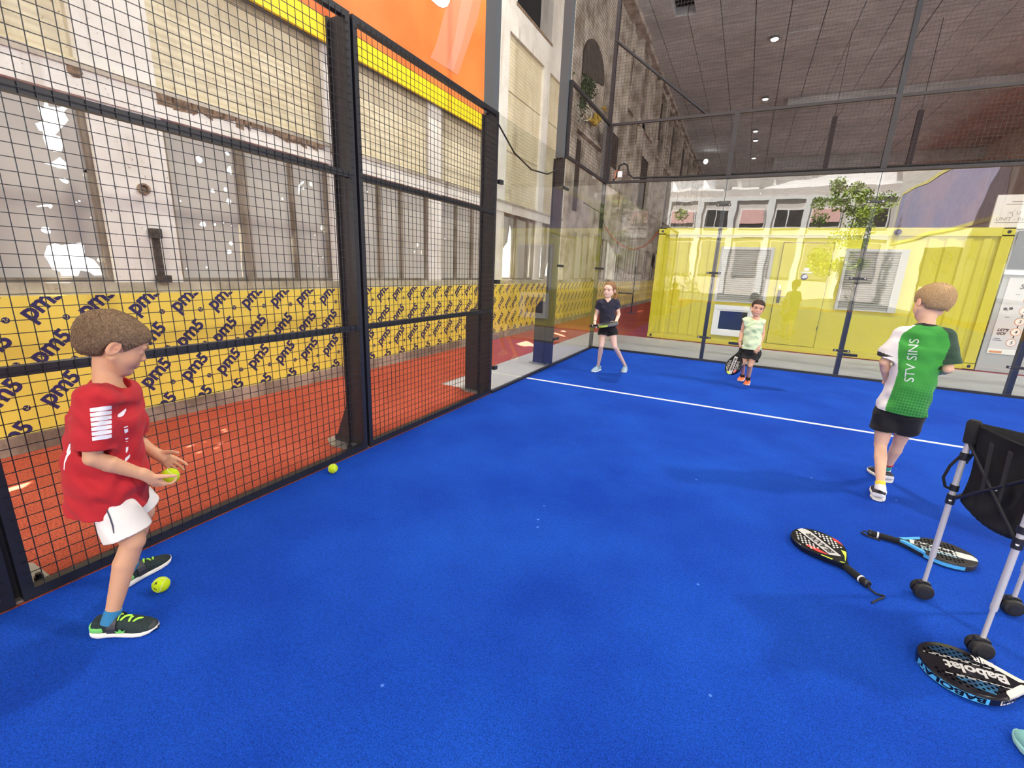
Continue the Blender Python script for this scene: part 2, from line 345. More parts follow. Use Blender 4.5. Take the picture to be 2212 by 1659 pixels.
def blob(y, z, r, n=9, e=1.0, seed=0, jag=.25):
    rr = random.Random(int(y * 1000 + z * 100 + seed)); return [(y + math.cos(2 * PI * i / n) * r * (1 + rr.uniform(-jag, jag)), z + math.sin(2 * PI * i / n) * r * e * (1 + rr.uniform(-jag, jag))) for i in range(n)]
def px_wall(pts, x=WX - .08):
    """outline of a tear as seen in the photo, laid on the sheet's plane"""
    out = []
    for px, py in pts:
        v = CM @ np.array([(px - 1106) / FOC, -(py - 829.5) / FOC, -1.]); t = (x - CAM[0]) / v[0]; p = CAM + t * v; out.append((p[1], p[2]))
    return out
zf = lambda L: [(x_ / 3.386, 150 + y_ / 3.386) for x_, y_ in L]
tear1 = px_wall(zf([(330, 195), (360, 270), (430, 280), (500, 250), (515, 265), (470, 310), (505, 370), (450, 430), (405, 480), (440, 490), (468, 550), (450, 605), (395, 600), (345, 575), (315, 500), (318, 455), (285, 445), (258, 395), (325, 375), (300, 340), (272, 262), (318, 285)]))
tear2 = px_wall(zf([(322, 685), (375, 683), (438, 640), (485, 680), (490, 730), (430, 722), (370, 700)]))
tear3 = px_wall(zf([(345, 1290), (400, 1272), (450, 1285), (500, 1280), (590, 1266), (615, 1290), (625, 1370), (690, 1390), (735, 1450), (750, 1505), (690, 1508), (650, 1480), (590, 1470), (575, 1515), (450, 1512), (440, 1480), (380, 1460), (350, 1400), (322, 1360)]))
tear4 = px_wall(zf([(610, 745), (640, 730), (668, 735), (640, 760), (690, 765), (660, 785), (620, 795), (606, 775)]))
tear5 = px_wall(zf([(430, 795), (480, 795), (508, 820), (495, 838), (455, 822)]))
tear6 = px_wall(zf([(262, 1000), (330, 988), (375, 985), (388, 1000), (372, 1020), (350, 1002), (275, 1006)]))
zg = lambda L: [(340 + x_ / 3.77, 200 + y_ / 3.77) for x_, y_ in L]
def pb(px, py, r, z=zg, n=9, e=1.0):
    (yy, zz), = px_wall(z([(px, py)])); return blob(yy, zz, r, n, e)
win = []
def window(n, y0, y1, holes, mull, label, z0=1.21, z1=2.56):
    e = empty('window_%d' % n, (WX - .15, (y0 + y1) / 2, z0)); tag(e, label, kind='structure')
    e['_world'] = 1
    fr = MB()
    for a, b_ in ((y0, y0 + .035), (y1 - .035, y1)): fr.box(WX - .13, WX - .04, a, b_, z0, z1)
    fr.box(WX - .13, WX - .05, y0, y1, z0, z0 + .035).box(WX - .13, WX - .05, y0, y1, z1 - .05, z1)
    for m_, wd in mull: fr.box(WX - .13, WX - .03, m_ - wd / 2, m_ + wd / 2, z0, z1)
    fr.build('window_frame', M['frame_wood'], e)
    film_panel('film_panel', y0 + .03, y1 - .03, z0 + .035, z1 - .04, holes, '', e)
    return e
holes1 = [tear1, tear2, tear3, tear4, tear5, tear6, pb(340, 1176, .028, zf), pb(733, 1393, .02, zf), pb(583, 962, .008, zf, 6), pb(560, 972, .006, zf, 5), pb(668, 1082, .007, zf, 6)]
window(1, -7.55, -6.62, holes1, [(-7.32, .05)], 'broken grey filmed window at the far left with big torn holes')
tl = px_wall(zg([(1395, 560), (1410, 565), (1375, 660), (1300, 780), (1190, 865), (1183, 858), (1290, 775), (1368, 650)]))
w2 = [pb(340, 545, .03), pb(572, 497, .022, e=.8), pb(595, 633, .033), pb(452, 800, .02), pb(556, 790, .021), pb(583, 885, .024), pb(372, 1072, .03, e=.9), pb(470, 1074, .012), pb(537, 1058, .01), pb(608, 1084, .008), pb(601, 1228, .019), pb(587, 1297, .024), pb(404, 1424, .01), pb(239, 1434, .008), pb(190, 882, .008),
      px_wall(zg([(660, 1070), (672, 1075), (685, 1180), (692, 1280), (688, 1380), (704, 1500), (694, 1503), (682, 1400), (676, 1290), (666, 1180)])),
      pb(1020, 865, .014), px_wall(zg([(1088, 1175), (1100, 1170), (1112, 1260), (1118, 1390), (1106, 1400), (1094, 1290)])),
      pb(1253, 747, .028), pb(1190, 780, .014), px_wall(zg([(1148, 760), (1170, 730), (1195, 722), (1195, 735), (1165, 755), (1158, 830), (1150, 828)])), pb(1345, 1102, .03), pb(1358, 1138, .02), pb(1388, 1224, .032), pb(1393, 1287, .016), pb(1437, 1075, .012), pb(1284, 1160, .01), pb(1349, 1340, .012), pb(1312, 1412, .01), pb(1272, 1314, .007)]
w2 = [h for h in w2 if all(-6.08 < y_ < -4.4 for y_, _ in h)]
window(2, -6.12, -4.37, w2, [(-5.43, .09), (-4.86, .035)], 'grey filmed window with many small holes, left of the near fence post')
zh = lambda L: [(700 + x_ / 2.676, y_ / 2.676) for x_, y_ in L]
w3 = [pb(315, 1390, .03, zh, e=1.3), pb(540, 1415, .033, zh), pb(595, 1400, .045, zh, e=1.1), pb(565, 1460, .026, zh, e=1.5), pb(523, 1455, .018, zh), pb(428, 1528, .012, zh), pb(250, 1108, .014, zh), pb(290, 1210, .012, zh)]
window(3, -4.08, -2.44, [h for h in w3 if all(-4.04 < y_ < -2.48 for y_, _ in h)], [(-3.5, .05), (-3.05, .05)], 'grey filmed window seen just right of the near fence post')
window(4, -2.1, -.32, [blob(-1.9, 1.9, .012), blob(-1.2, 2.2, .01), blob(-.8, 1.6, .012)], [(-1.62, .05), (-1.1, .05)], 'grey filmed window left of the glass wall')
window(5, .06, 1.69, [[(.07 + .06, 1.26), (.62, 1.26), (.62, 1.62), (.55, 2.25), (.48, 2.36), (.4, 2.0), (.2, 1.85), (.13, 1.7)], [(1.5, 1.27), (1.63, 1.27), (1.64, 2.05), (1.6, 2.45), (1.53, 2.0)]], [(.68, .05), (1.3, .05)], 'window behind the side glass with a tall bright broken pane')
window(6, 2.03, 3.1, [[(2.08, 1.27), (2.25, 1.27), (2.25, 1.9), (2.17, 2.5), (2.1, 2.2)], [(2.55, 1.3), (2.75, 1.3), (2.78, 1.55), (2.7, 1.66), (2.6, 1.5)]], [(2.4, .05)], 'narrow broken window behind the side glass')
# bolt hole and iron strap on the pilaster between the windows
tag(MB().lathe((WX - .01, -6.33, 1.97), (1, 0, 0), [(0, .045), (.035, .045), (.035, .03), (.015, .03)], 16).build('wall_pipe', M['raw'], smooth=True), 'stubby rusted pipe end sticking out of the pale pilaster', 'pipe')
sp = MB().box(WX, WX + .03, -6.325, -6.275, 1.21, 1.66).box(WX, WX + .05, -6.34, -6.26, 1.58, 1.66).box(WX, WX + .06, -6.34, -6.24, 1.21, 1.27)
tag(sp.build('iron_bracket', mat('rusty_iron', srgb(74, 66, 58), .8, var=.5, vscale=30, bump=.5)), 'dark vertical iron strap on the pale pilaster above the hoarding', 'bracket')
# ------------------------------------------------------------------ right side and rear of the hall, never faced directly
r_ = MB().box(14, 14.35, -18, 45, 0, 1.0).box(14, 14.35, -18, 45, 4.2, 9.6)
for k in range(11): r_.box(14, 14.35, -18 + k * 6.2, -17.3 + k * 6.2, 1.0, 4.2)
struct('wall_right', r_, M['white_wall'], 'pale concrete wall right of the court, with openings')
struct('wall_back', MB().box(-2.4, 14.3, 45, 45.3, 0, 9.6), mat('back_wall', srgb(92, 84, 86), .9, var=.3, vscale=1), 'dark far end wall of the hall')
struct('wall_annex', MB().box(11.6, 12.0, -36, -18, -.06, 9.6), mat('annex_plaster', srgb(205, 202, 196), .8), 'pale side wall beyond the hall mouth')
be = empty('blue_banner', (11.58, -26, 4.2), 'long violet blue banner with pale yellow edge, mirrored in the back glass', 'banner')
MB().box(11.56, 11.6, -35, -18.5, 4.3, 7.8).build('banner_sheet', mat('violet_blue_print', srgb(146, 152, 188), .7, col2=srgb(172, 160, 184), vscale=.5), be)
eb = MB().box(11.54, 11.561, -35, -18.5, 7.65, 7.8).box(11.54, 11.561, -35, -18.5, 4.3, 4.45).box(11.54, 11.561, -35, -34.85, 4.45, 7.65)
eb.build('border', mat('pale_yellow_edge', srgb(225, 215, 130), .6), be)
# concrete hanging beams in the ceiling distance
struct('trim_5', MB().box(4.35, 4.5, 12, 12.12, 5.35, 7.05).box(4.41, 4.43, 12.04, 12.06, 7.05, 9.6).box(6.7, 6.85, 12, 12.12, 5.3, 7.0).box(6.76, 6.78, 12.04, 12.06, 7.0, 9.6), mat('dark_hanger', srgb(70, 62, 68), .8), 'thin dark hangers under the ceiling at the back')
struct('trim_6', MB().box(3.0, 14, 30, 30.4, 8.9, 9.6).box(3, 14, 18, 18.3, 9.2, 9.6), cm_, 'concrete downstand beams under the ceiling')
# ------------------------------------------------------------------ court enclosure
def post(name, y, label, top=3.0, mast=None, low_wide=False, x=0, cat='post', group=None):
    e = empty(name, (x, y, 0), label, cat, group)
    m = MB()
    m.box(x - .20, x - .185, y - .035, y + .035, .012, top).box(x - .185, x - .065, y - .005, y + .005, .012, top).box(x - .065, x - .05, y - .035, y + .035, .012, top)
    m.build('post_profile', M['black_b'], e)
    if low_wide: m2 = MB().prism([(x - .2, y - .034, .012), (x - .36, y - .034, .012), (x - .36, y - .034, .88), (x - .29, y - .034, .98), (x - .2, y - .034, .98)], (0, .06, 0))
    else: m2 = MB().prism([(x - .2, y - .034, .012), (x - .34, y - .034, .012), (x - .2, y - .034, .34)], (0, .01, 0))
    m2.build('gusset', M['black_b'], e)
    bp = MB().prism([(x - .02, y - .13, 0), (x - .30, y - .13, 0), (x - .42, y - .05, 0), (x - .42, y + .05, 0), (x - .30, y + .13, 0), (x - .02, y + .13, 0)], (0, 0, .012)).build('base_plate', M['galv'], e)
    for dx, dy in ((-.12, -.095), (-.12, .095), (-.36, 0)):
        MB().lathe((x + dx, y + dy, .012), (0, 0, 1), [(0, .018), (.02, .018), (.02, .011), (.035, .011)], 6).build('bolt', M['black'], bp)
    if mast:
        mm = MB().box(x - .17, x - .05, y - .05, y + .05, top, mast); mm.build('mast', M['grey_steel'], e)
    return e
post('fence_post', -6, 'dark steel fence post with splayed foot, in the middle of the mesh side')
post('fence_post', -8, 'dark steel fence post at the lower left edge behind the red shirt boy')
post('fence_post', -4, 'dark fence post where the mesh meets the side glass, grey mast above', low_wide=True, mast=8.5)
pm = post('fence_post', -2, 'grey mast post behind the joint of the side glass', low_wide=True, mast=8.5)
cp = empty('fence_post', (0, 0, 0), 'tall black corner post between side glass and back glass', 'post')
MB().box(-.075, -.015, .015, .075, 0, 6.4).build('post_profile', M['black'], cp)
MB().box(-.13, -.075, .01, .03, 3.05, 4.0).build('corner_plate', M['grey_steel'], cp)
for x_, top, lab in ((2, 3.0, 'black glass wall post between the yellow container end and the little boy'), (4, 8.5, 'black glass wall post right of the container door, running on up as a mast'), (6, 3.0, 'black glass wall post at the right edge beside the grey booth'), (8, 3.0, 'black glass wall post outside the right edge')):
    if x_ == 8: continue
    e = empty('glass_wall_post', (x_, .06, 0), lab, 'post')
    MB().box(x_ - .03, x_ + .03, .02, .10, 0, top).build('post_profile', M['black'], e)
    for z_ in (.42, 1.52, 2.6):
        cl = MB().box(x_ - .11, x_ + .11, -.012, .02, z_ - .018, z_ + .018).build('glass_clamp', M['black'], e, bevel=.004)
        for s_ in (-1, 1): MB().lathe((x_ + s_ * .085, -.012, z_), (0, -1, 0), [(0, .012), (.006, .012), (.009, .006)], 12).build('bolt', M['galv'], cl, smooth=True)
for y_, pa in ((-2, pm),):
    for z_ in (.42, 1.52, 2.6):
        cl = MB().box(-.02, .012, y_ - .11, y_ + .11, z_ - .018, z_ + .018).build('glass_clamp', M['black'], pa, bevel=.004)
for z_ in (.30, 1.3, 2.35):
    MB().box(-.03, .014, -3.97, -3.9, z_ - .022, z_ + .022).build('glass_clamp', M['black'], [o for o in COL.objects if o.name == 'fence_post.002'][0], bevel=.004)
for z_ in (.42, 1.52):
    MB().box(-.01, .1, -.014, .02, z_ - .018, z_ + .018).build('glass_clamp', M['black'], cp, bevel=.004)
def wires(mb, axis, c, a0, a1, z0, z1, step=.05, t=.003, off=0):
    """welded mesh: verticals and horizontals, axis 'x' = runs along x at y=c"""
    n = int(round((a1 - a0) / step)); k = int(round((z1 - z0) / step))
    h = t / 2
    for i in range(1, n):
        a = a0 + (a1 - a0) * i / n
        if axis == 'y': mb.box(c - h, c + h, a - h, a + h, z0, z1)
        else: mb.box(a - h, a + h, c - h, c + h, z0, z1)
    for j in range(1, k):
        z = z0 + (z1 - z0) * j / k
        if axis == 'y': mb.box(c + h, c + h + t, a0, a1, z - h, z + h)
        else: mb.box(a0, a1, c - h - t, c - h, z - h, z + h)
def mesh_bay(y0, y1, label):
    e = empty('mesh_fence_panel', (0, (y0 + y1) / 2, 0), label, 'fence', 'mesh fence bays along the left side of the court')
    fm = MB(); x0, x1 = -.045, -.005
    fm.box(x0, x1, y0 + .012, y1 - .012, .005, .05).box(x0, x1, y0 + .012, y1 - .012, 2.96, 3.0)
    fm.box(x0, x1, y0 + .012, y0 + .05, .05, 2.96).box(x0, x1, y1 - .05, y1 - .012, .05, 2.96)
    fm.build('panel_frame', M['black'], e)
    for z_ in (.98, 2.03):
        MB().box(x0, x1, y0 + .05, y1 - .05, z_ - .02, z_ + .02).build('cross_rail', M['black'], e)
    wm = MB(); wires(wm, 'y', .0, y0 + .03, y1 - .03, .03, 2.98); wm.build('wire_mesh', M['black'], e)
mesh_bay(-10, -8, 'black wire mesh fence bay at the far left edge, mostly out of view')
mesh_bay(-8, -6, 'black wire mesh fence bay behind the boy in the red shirt')
mesh_bay(-6, -4, 'black wire mesh fence bay ending at the glass wall')
def upper_bay(axis, a0, a1, label, z0=3.0, z1=3.98):
    c = 0
    e = empty('upper_mesh_panel', (a0 if axis == 'x' else 0, a0 if axis == 'y' else 0, z0), label, 'fence')
    fm = MB()
    def bx(p0, p1, za, zb):
        if axis == 'x': fm.box(p0, p1, .0, .04, za, zb)
        else: fm.box(-.04, 0, p0, p1, za, zb)
    bx(a0, a1, z0 + .005, z0 + .045); bx(a0, a1, z1 - .04, z1); bx(a0, a0 + .035, z0 + .04, z1 - .04); bx(a1 - .035, a1, z0 + .04, z1 - .04)
    fm.build('panel_frame', M['black_b'], e)
    wm = MB(); wires(wm, axis, .02 if axis == 'x' else -.02, a0 + .02, a1 - .02, z0 + .03, z1 - .02, t=.003); wm.build('wire_mesh', M['galv'] if axis == 'q' else M['black_b'], e)
upper_bay('y', -2, -.0, 'short mesh panel above the side glass next to the corner')
upper_bay('x', .0, 2, 'mesh panel above the back glass nearest the corner')
upper_bay('x', 2, 4, 'mesh panel above the back glass over the container door')
upper_bay('x', 4, 6, 'mesh panel above the back glass behind the boy in green')
upper_bay('x', 6, 8, 'mesh panel above the back glass at the right edge')
# high nets above
nm = MB(); wires(nm, 'x', .03, 0, 10, 4.0, 7.5, .05, .0022)
tag(nm.build('back_net', M['black_b']), 'fine dark ball net stretched high above the back glass', 'net')
nm = MB(); wires(nm, 'y', -.03, -2, 0, 4.0, 7.5, .05, .0022)
tag(nm.build('side_net', M['black_b']), 'fine dark ball net high above the corner of the side glass', 'net')
tag(MB().tube([(-.05, .03, 5.25), (1.55, .03, 3.98)], .022).build('brace_tube', M['black']), 'slanting black brace tube from the corner post to the upper rail', 'brace')
# base channels
tag(MB().box(-.03, .012, -4, 0, .0, .03).build('base_channel', M['black']), 'black channel along the foot of the side glass', 'channel')
tag(MB().box(0, 10, -.012, .03, .0, .035).build('base_channel', M['black']), 'black channel along the foot of the back glass', 'channel')
# glass
def pane(axis, a0, a1, label, z0=.03, z1=2.99):
    m = MB()
    if axis == 'y': m.box(-.012, 0, a0 + .004, a1 - .004, z0, z1)
    else: m.box(a0 + .004, a1 - .004, 0, .012, z0, z1)
    tag(m.build('glass_wall', M['glass']), label, 'glass wall')
pane('y', -2, 0, 'clear side glass pane next to the back corner'); pane('y', -4, -2, 'clear side glass pane beside the mesh fence')
pane('x', 0, 2, 'clear back glass pane behind the girl'); pane('x', 2, 4, 'clear back glass pane behind the little boy')
pane('x', 4, 6, 'clear back glass pane behind the boy in the green shirt'); pane('x', 6, 8, 'clear back glass pane at the right edge')
# cable, junction box on the corner
tag(MB().tube([(-.06, -3.95, 2.93), (-.08, -3.5, 2.74), (-.09, -3.0, 2.66), (-.08, -2.5, 2.7), (-.06, -2.08, 2.86)], .009, 8).build('hanging_cable', M['rubber'], smooth=True), 'black cable sagging under the rail beside the side glass', 'cable')
tag(MB().tube([(.1, .06, 3.06), (.16, .06, 3.12), (.2, .05, 3.3), (.28, .05, 3.33), (.34, .05, 3.3), (.38, .05, 3.15), (.46, .05, 3.09), (1.2, .05, 3.07), (2.6, .05, 3.07), (7, .05, 3.07)], .016, 8).build('hanging_cable', M['rubber'], smooth=True), 'thick black cable lying along the rail of the back glass', 'cable')
jb = empty('junction_box', (.24, .03, 3.16), 'small white cable box with orange lead near the glass corner', 'box')
MB().box(.19, .27, -.0, .045, 3.1, 3.2).build('box_body', M['white'], jb, bevel=.006)
MB().tube([(.2, .0, 3.1), (.15, .01, 3.08), (.14, .01, 3.16), (.16, .01, 3.22), (.2, .01, 3.2)], .007, 8).build('orange_lead', mat('orange_cable', srgb(210, 96, 40), .5), jb, smooth=True)
# ------------------------------------------------------------------ yellow container
YEL = mat('container_yellow', srgb(208, 198, 40), .42, var=.05, vscale=1.2, spec=.5)
M['navy'] = mat('navy_print', srgb(44, 36, 92), .6)
CY = 2.42
ct = empty('shipping_container', (3.53, CY + 1.2, 0), 'bright yellow container cabin with grey shutters and a door, behind the back glass', 'container')
x0, x1, zt = .61, 6.43, 2.47
b = MB(); b.box(x0 + .06, x1 - .06, CY + .05, CY + 2.38, .12, zt - .03)
# corrugation on the blank left part and between the shutters
for a, e_ in ((.80, 1.86), (5.28, 6.25)):
    n = int((e_ - a) / .2)
    for i in range(n):
        q = a + (e_ - a) * i / n; d = (e_ - a) / n
        b.prism([(q + d * .18, CY + .05, .16), (q + d * .82, CY + .05, .16), (q + d * .7, CY + .03, .16), (q + d * .3, CY + .03, .16)], (0, 0, 2.14))
for i in range(11):
    q = CY + .15 + i * .2; b.prism([(x0 + .06, q, .14), (x0 + .06, q + .13, .14), (x0 + .035, q + .1, .14), (x0 + .035, q + .03, .14)], (0, 0, 2.2))
b.build('body', YEL, ct)
f = MB()
f.box(x0, x1, CY, CY + .1, .01, .13).box(x0, x1, CY, CY + .1, zt - .14, zt)
for a in (x0, x1 - .15): f.box(a, a + .15, CY, CY + .15, .01, zt)
for a in (x0, x1 - .1): f.box(a, a + .1, CY + .15, CY + 2.42, zt - .1, zt).box(a, a + .1, CY + .15, CY + 2.42, .01, .12).box(a, a + .12, CY + 2.3, CY + 2.44, .01, zt)
f.build('frame', YEL, ct)
for a in (x0, x1 - .15):
    for z in (.02, zt - .12):
        cs = MB().box(a - .004, a + .154, CY - .006, CY + .15, z, z + .1).build('corner_casting', YEL, ct, bevel=.004)
        MB().lathe((a + .075, CY - .0065, z + .05), (0, -1, 0), [(0, .028), (.001, .028)], 16).build('casting_hole', M['dark'], cs)
for a in (2.37, 4.44): MB().box(a, a + .26, CY - .004, CY + .02, .03, .085).build('fork_pocket', M['dark'], ct)
GS = mat('shutter_grey', srgb(138, 137, 132), .6)
def shutter(a, e_, z0, z1, side):
    m = MB(); m.box(a, e_, CY + .01, CY + .045, z0, z0 + .03).box(a, e_, CY - .01, CY + .045, z1 - .05, z1).box(a, a + .05, CY - .005, CY + .045, z0, z1).box(e_ - side, e_, CY - .005, CY + .045, z0, z1)
    o = m.build('shutter_frame', mat('shutter_frame_grey', srgb(176, 176, 172), .45), ct)
    s = MB(); z = z0 + .03
    while z < z1 - .06:
        s.prism([(a + .05, CY + .03, z), (a + .05, CY + .012, z + .008), (a + .05, CY + .012, z + .032), (a + .05, CY + .03, z + .038)], (e_ - side - a - .05, 0, 0)); z += .042
    s.build('slats', GS, o)
shutter(1.94, 2.94, .94, 2.09, .06); shutter(4.15, 5.11, .93, 2.09, .12)
wf = MB(); wf.box(1.975, 2.78, CY - .03, CY + .05, .21, .3).box(1.975, 2.78, CY - .03, CY + .05, .78, .87).box(1.975, 2.06, CY - .03, CY + .05, .3, .78).box(2.69, 2.78, CY - .03, CY + .05, .3, .78)
wf.box(2.06, 2.69, CY - .015, CY + .04, .3, .35).box(2.06, 2.69, CY - .015, CY + .04, .745, .78).box(2.06, 2.105, CY - .015, CY + .04, .35, .745).box(2.645, 2.69, CY - .015, CY + .04, .35, .745)
o = wf.build('hatch_frame', M['white'], ct, bevel=.004)
MB().box(2.105, 2.645, CY + .0, CY + .03, .35, .745).build('hatch_pane', mat('dark_blue_pane', srgb(26, 40, 78), .08, col2=srgb(48, 56, 60), vscale=2.2), o)
d = MB().box(3.09, 3.94, CY + .012, CY + .045, .14, 2.18).build('door', YEL, ct)
sm = MB(); 
for bx in ((3.078, 3.09, .13, 2.2), (3.94, 3.952, .13, 2.2), (3.078, 3.952, .128, .14), (3.078, 3.952, 2.18, 2.2)): sm.box(bx[0], bx[1], CY + .045, CY + .0495, bx[2], bx[3])
sm.build('door_gap', mat('gap_shade_yellow', srgb(120, 110, 40), .9), d)  # shade in the gap around the door, painted as darker yellow strips
h = MB().box(3.13, 3.19, CY - .015, CY + .012, .99, 1.25).box(3.155, 3.175, CY - .055, CY - .015, 1.11, 1.135).box(3.155, 3.27, CY - .06, CY - .045, 1.115, 1.13).lathe((3.16, CY - .015, 1.225), (0, -1, 0), [(0, .018), (.02, .018)], 12)
h.build('door_handle', M['black'], d, bevel=.003)
MB().box(3.935, 3.945, CY - .01, CY + .02, .49, .57).build('hinge_pin', M['black'], d)
st = MB().lathe((3.545, CY + .011, 1.53), (0, -1, 0), [(0, .062), (.002, .062)], 32).build('round_sticker', M['navy'], d)
MB().prism([(3.5, CY + .0085, 1.52), (3.52, CY + .0085, 1.565), (3.555, CY + .0085, 1.578), (3.59, CY + .0085, 1.57), (3.598, CY + .0085, 1.535), (3.58, CY + .0085, 1.51), (3.53, CY + .0085, 1.5)], (0, -.001, 0)).build('sticker_print', mat('pale_print', srgb(205, 210, 230), .6), st)
MB().box(3.515, 3.60, CY + .009, CY + .012, 1.645, 1.71).build('paper_label', M['white'], d)
MB().box(3.47, 3.66, CY + .008, CY + .0115, 1.605, 1.632).build('paper_label', M['white'], d)
MB().box(3.13, 3.165, CY + .009, CY + .012, 1.28, 1.35).build('paper_label', M['white'], d)
MB().lathe((4.86, CY - .002, 2.39), (0, -1, 0), [(0, .055), (.02, .055), (.02, .04), (.03, .035), (.045, .02)], 24).build('vent_cap', M['black'], ct, smooth=True)
MB().lathe((5.87, CY - .001, .0), (0, 0, 1), [(0, .01), (.01, .01)], 8)
# ------------------------------------------------------------------ grey booth, poster, sign
GB = mat('booth_grey', srgb(176, 176, 172), .5)
bo = empty('grey_booth', (7.4, CY + 1, 0), 'light grey booth with a dark window, right of the yellow container', 'booth')
MB().box(6.46, 8.4, CY + .02, CY + 2.2, .01, 1.70).box(6.46, 8.4, CY + .06, CY + 2.2, 1.70, 2.44).build('body', GB, bo)
MB().box(6.44, 8.4, CY - .03, CY + .06, 1.70, 1.78).build('ledge', M['white'], bo, bevel=.005)
MB().box(6.49, 8.3, CY + .04, CY + .06, 1.80, 2.42).build('dark_window', mat('dark_booth_window', srgb(58, 62, 76), .12, col2=srgb(90, 88, 84), vscale=1.5), bo)
ps = empty('poster', (6.8, CY + .012, .9), 'white step by step poster with five orange ringed numbers on the grey booth', 'poster')
MB().box(6.54, 7.12, CY + .008, CY + .018, .34, 1.66).build('poster_sheet', mat('poster_paper', srgb(214, 210, 208), .6), ps)
MB().box(6.54, 7.12, CY + .005, CY + .008, .34, .43).build('footer_strip', mat('poster_footer', srgb(236, 233, 226), .6), ps)
MB().box(6.565, 6.73, CY + .003, CY + .005, .355, .39).build('orange_bar', mat('orange_bar', srgb(222, 150, 84), .6), ps)
BLK = mat('print_black', srgb(42, 40, 44), .7); ORG = mat('print_orange', srgb(216, 138, 92), .6); GRYP = mat('print_grey', srgb(120, 116, 116), .7)
def flat_text(name, txt, origin, size, mt, parent, u=(1, 0, 0), v=(0, 0, 1), shear=0, bold=0, align='LEFT', depth=.0008, space=1.0):
    V, F = text_verts(txt, size, shear, bold, align, space); u = Vector(u); v = Vector(v); n = u.cross(v); o0 = Vector(origin)
    m = MB(); m.add([o0 + u * a + v * b_ + n * depth for a, b_ in V], F); return m.build(name, mt, parent)
flat_text('lettering', 'STEP BY STEP', (6.70, CY + .006, 1.47), .12, BLK, ps, bold=.003, space=.85, shear=.15)
rg = MB(); rf = MB(); ln = MB()
pts5 = [(6.88, 1.26), (6.85, 1.07), (6.82, .89), (6.79, .71), (6.76, .53)]
pts5 = [(6.86, 1.29), (6.85, 1.105), (6.835, .92), (6.825, .74), (6.81, .55)]
for i, (a, z) in enumerate(pts5):
    rg.lathe((a, CY + .0078, z), (0, -1, 0), [(0, .068), (.0015, .068)], 28); rf.lathe((a, CY + .0062, z), (0, -1, 0), [(0, .059), (.0015, .059)], 28)
    flat_text('number', str(i + 1), (a, CY + .0044, z - .025), .075, BLK, ps, align='CENTER', shear=.2, bold=.001)
    if i < 4: ln.box(a - .014, a + .0, CY + .005, CY + .0078, z - .11, z - .07)
rg.build('ring', ORG, ps); rf.build('disc', mat('poster_disc', srgb(240, 232, 222), .6), ps); ln.build('link_mark', BLK, ps)
flat_text('lettering', "LET'S\nGO!", (6.585, CY + .006, .74), .062, BLK, ps, bold=.003, shear=.3)
for (a, z, t) in ((6.66, 1.35, 'Okt'), (6.60, .96, 'Nov'), (6.59, .58, '10. April'), (6.95, .9, 'lorem')):
    if t != 'lorem': pass
gp = MB()
for (a, z, l) in ((6.68, 1.37, .05), (6.63, .98, .06), (6.575, .60, .08), (6.56, .57, .12), (6.95, 1.14, .1), (6.93, .78, .06), (6.78, .40, .1), (6.78, .385, .12)): gp.box(a, a + l, CY + .006, CY + .008, z, z + .012)
gp.build('small_print', GRYP, ps)
rk = MB(); 
for s_ in (-1, 1):
    rk.lathe((6.64 + s_ * .035, CY + .0075, 1.13 + .006 * s_), (0, -1, 0), [(0, .026), (.001, .026)], 16); rk.bar((6.64 + s_ * .01, CY + .007, 1.115), (6.64 - s_ * .005, CY + .007, 1.09), .008, .001)
rk.build('racket_print', BLK, ps)
MB().box(6.98, 7.03, CY + .005, CY + .008, .84, .98).build('red_print', mat('print_red', srgb(206, 76, 70), .6), ps)
sg = empty('sign_board', (6.9, CY + .25, 2.45), 'large off white sign board with U symbol above the grey booth', 'sign')
MB().box(6.15, 7.9, CY + .2, CY + .24, 2.47, 3.02).build('board', mat('sign_cream', srgb(226, 218, 206), .6), sg)
MB().box(6.3, 6.36, CY + .24, CY + .3, 2.3, 3.0).box(7.6, 7.66, CY + .24, CY + .3, 2.3, 3.0).build('bracket', M['galv'], sg)
SGT = mat('sign_print', srgb(150, 142, 130), .7)
flat_text('lettering', 'UNIT - Baurbers', (6.2, CY + .199, 2.60), .085, SGT, sg, shear=.1)
flat_text('lettering', 'U', (6.44, CY + .199, 2.70), .085, SGT, sg)
l_ = MB(); y_ = CY + .198
for p, q in (((6.35, 2.73), (6.39, 2.73)), ((6.39, 2.73), (6.42, 2.79)), ((6.39, 2.73), (6.41, 2.67)), ((6.34, 2.745), (6.38, 2.745)), ((6.34, 2.715), (6.37, 2.715)), ((6.54, 2.78), (6.58, 2.73)), ((6.58, 2.73), (6.55, 2.67))):
    l_.bar((p[0], y_, p[1]), (q[0], y_, q[1]), .006, .001)
for (a, z, l) in ((6.35, 2.90, .8), (6.28, 2.86, 1.1), (6.2, 2.565, 1.3)): l_.box(a, a + l, y_, y_ + .002, z, z + .012)
l_.build('symbol', SGT, sg)
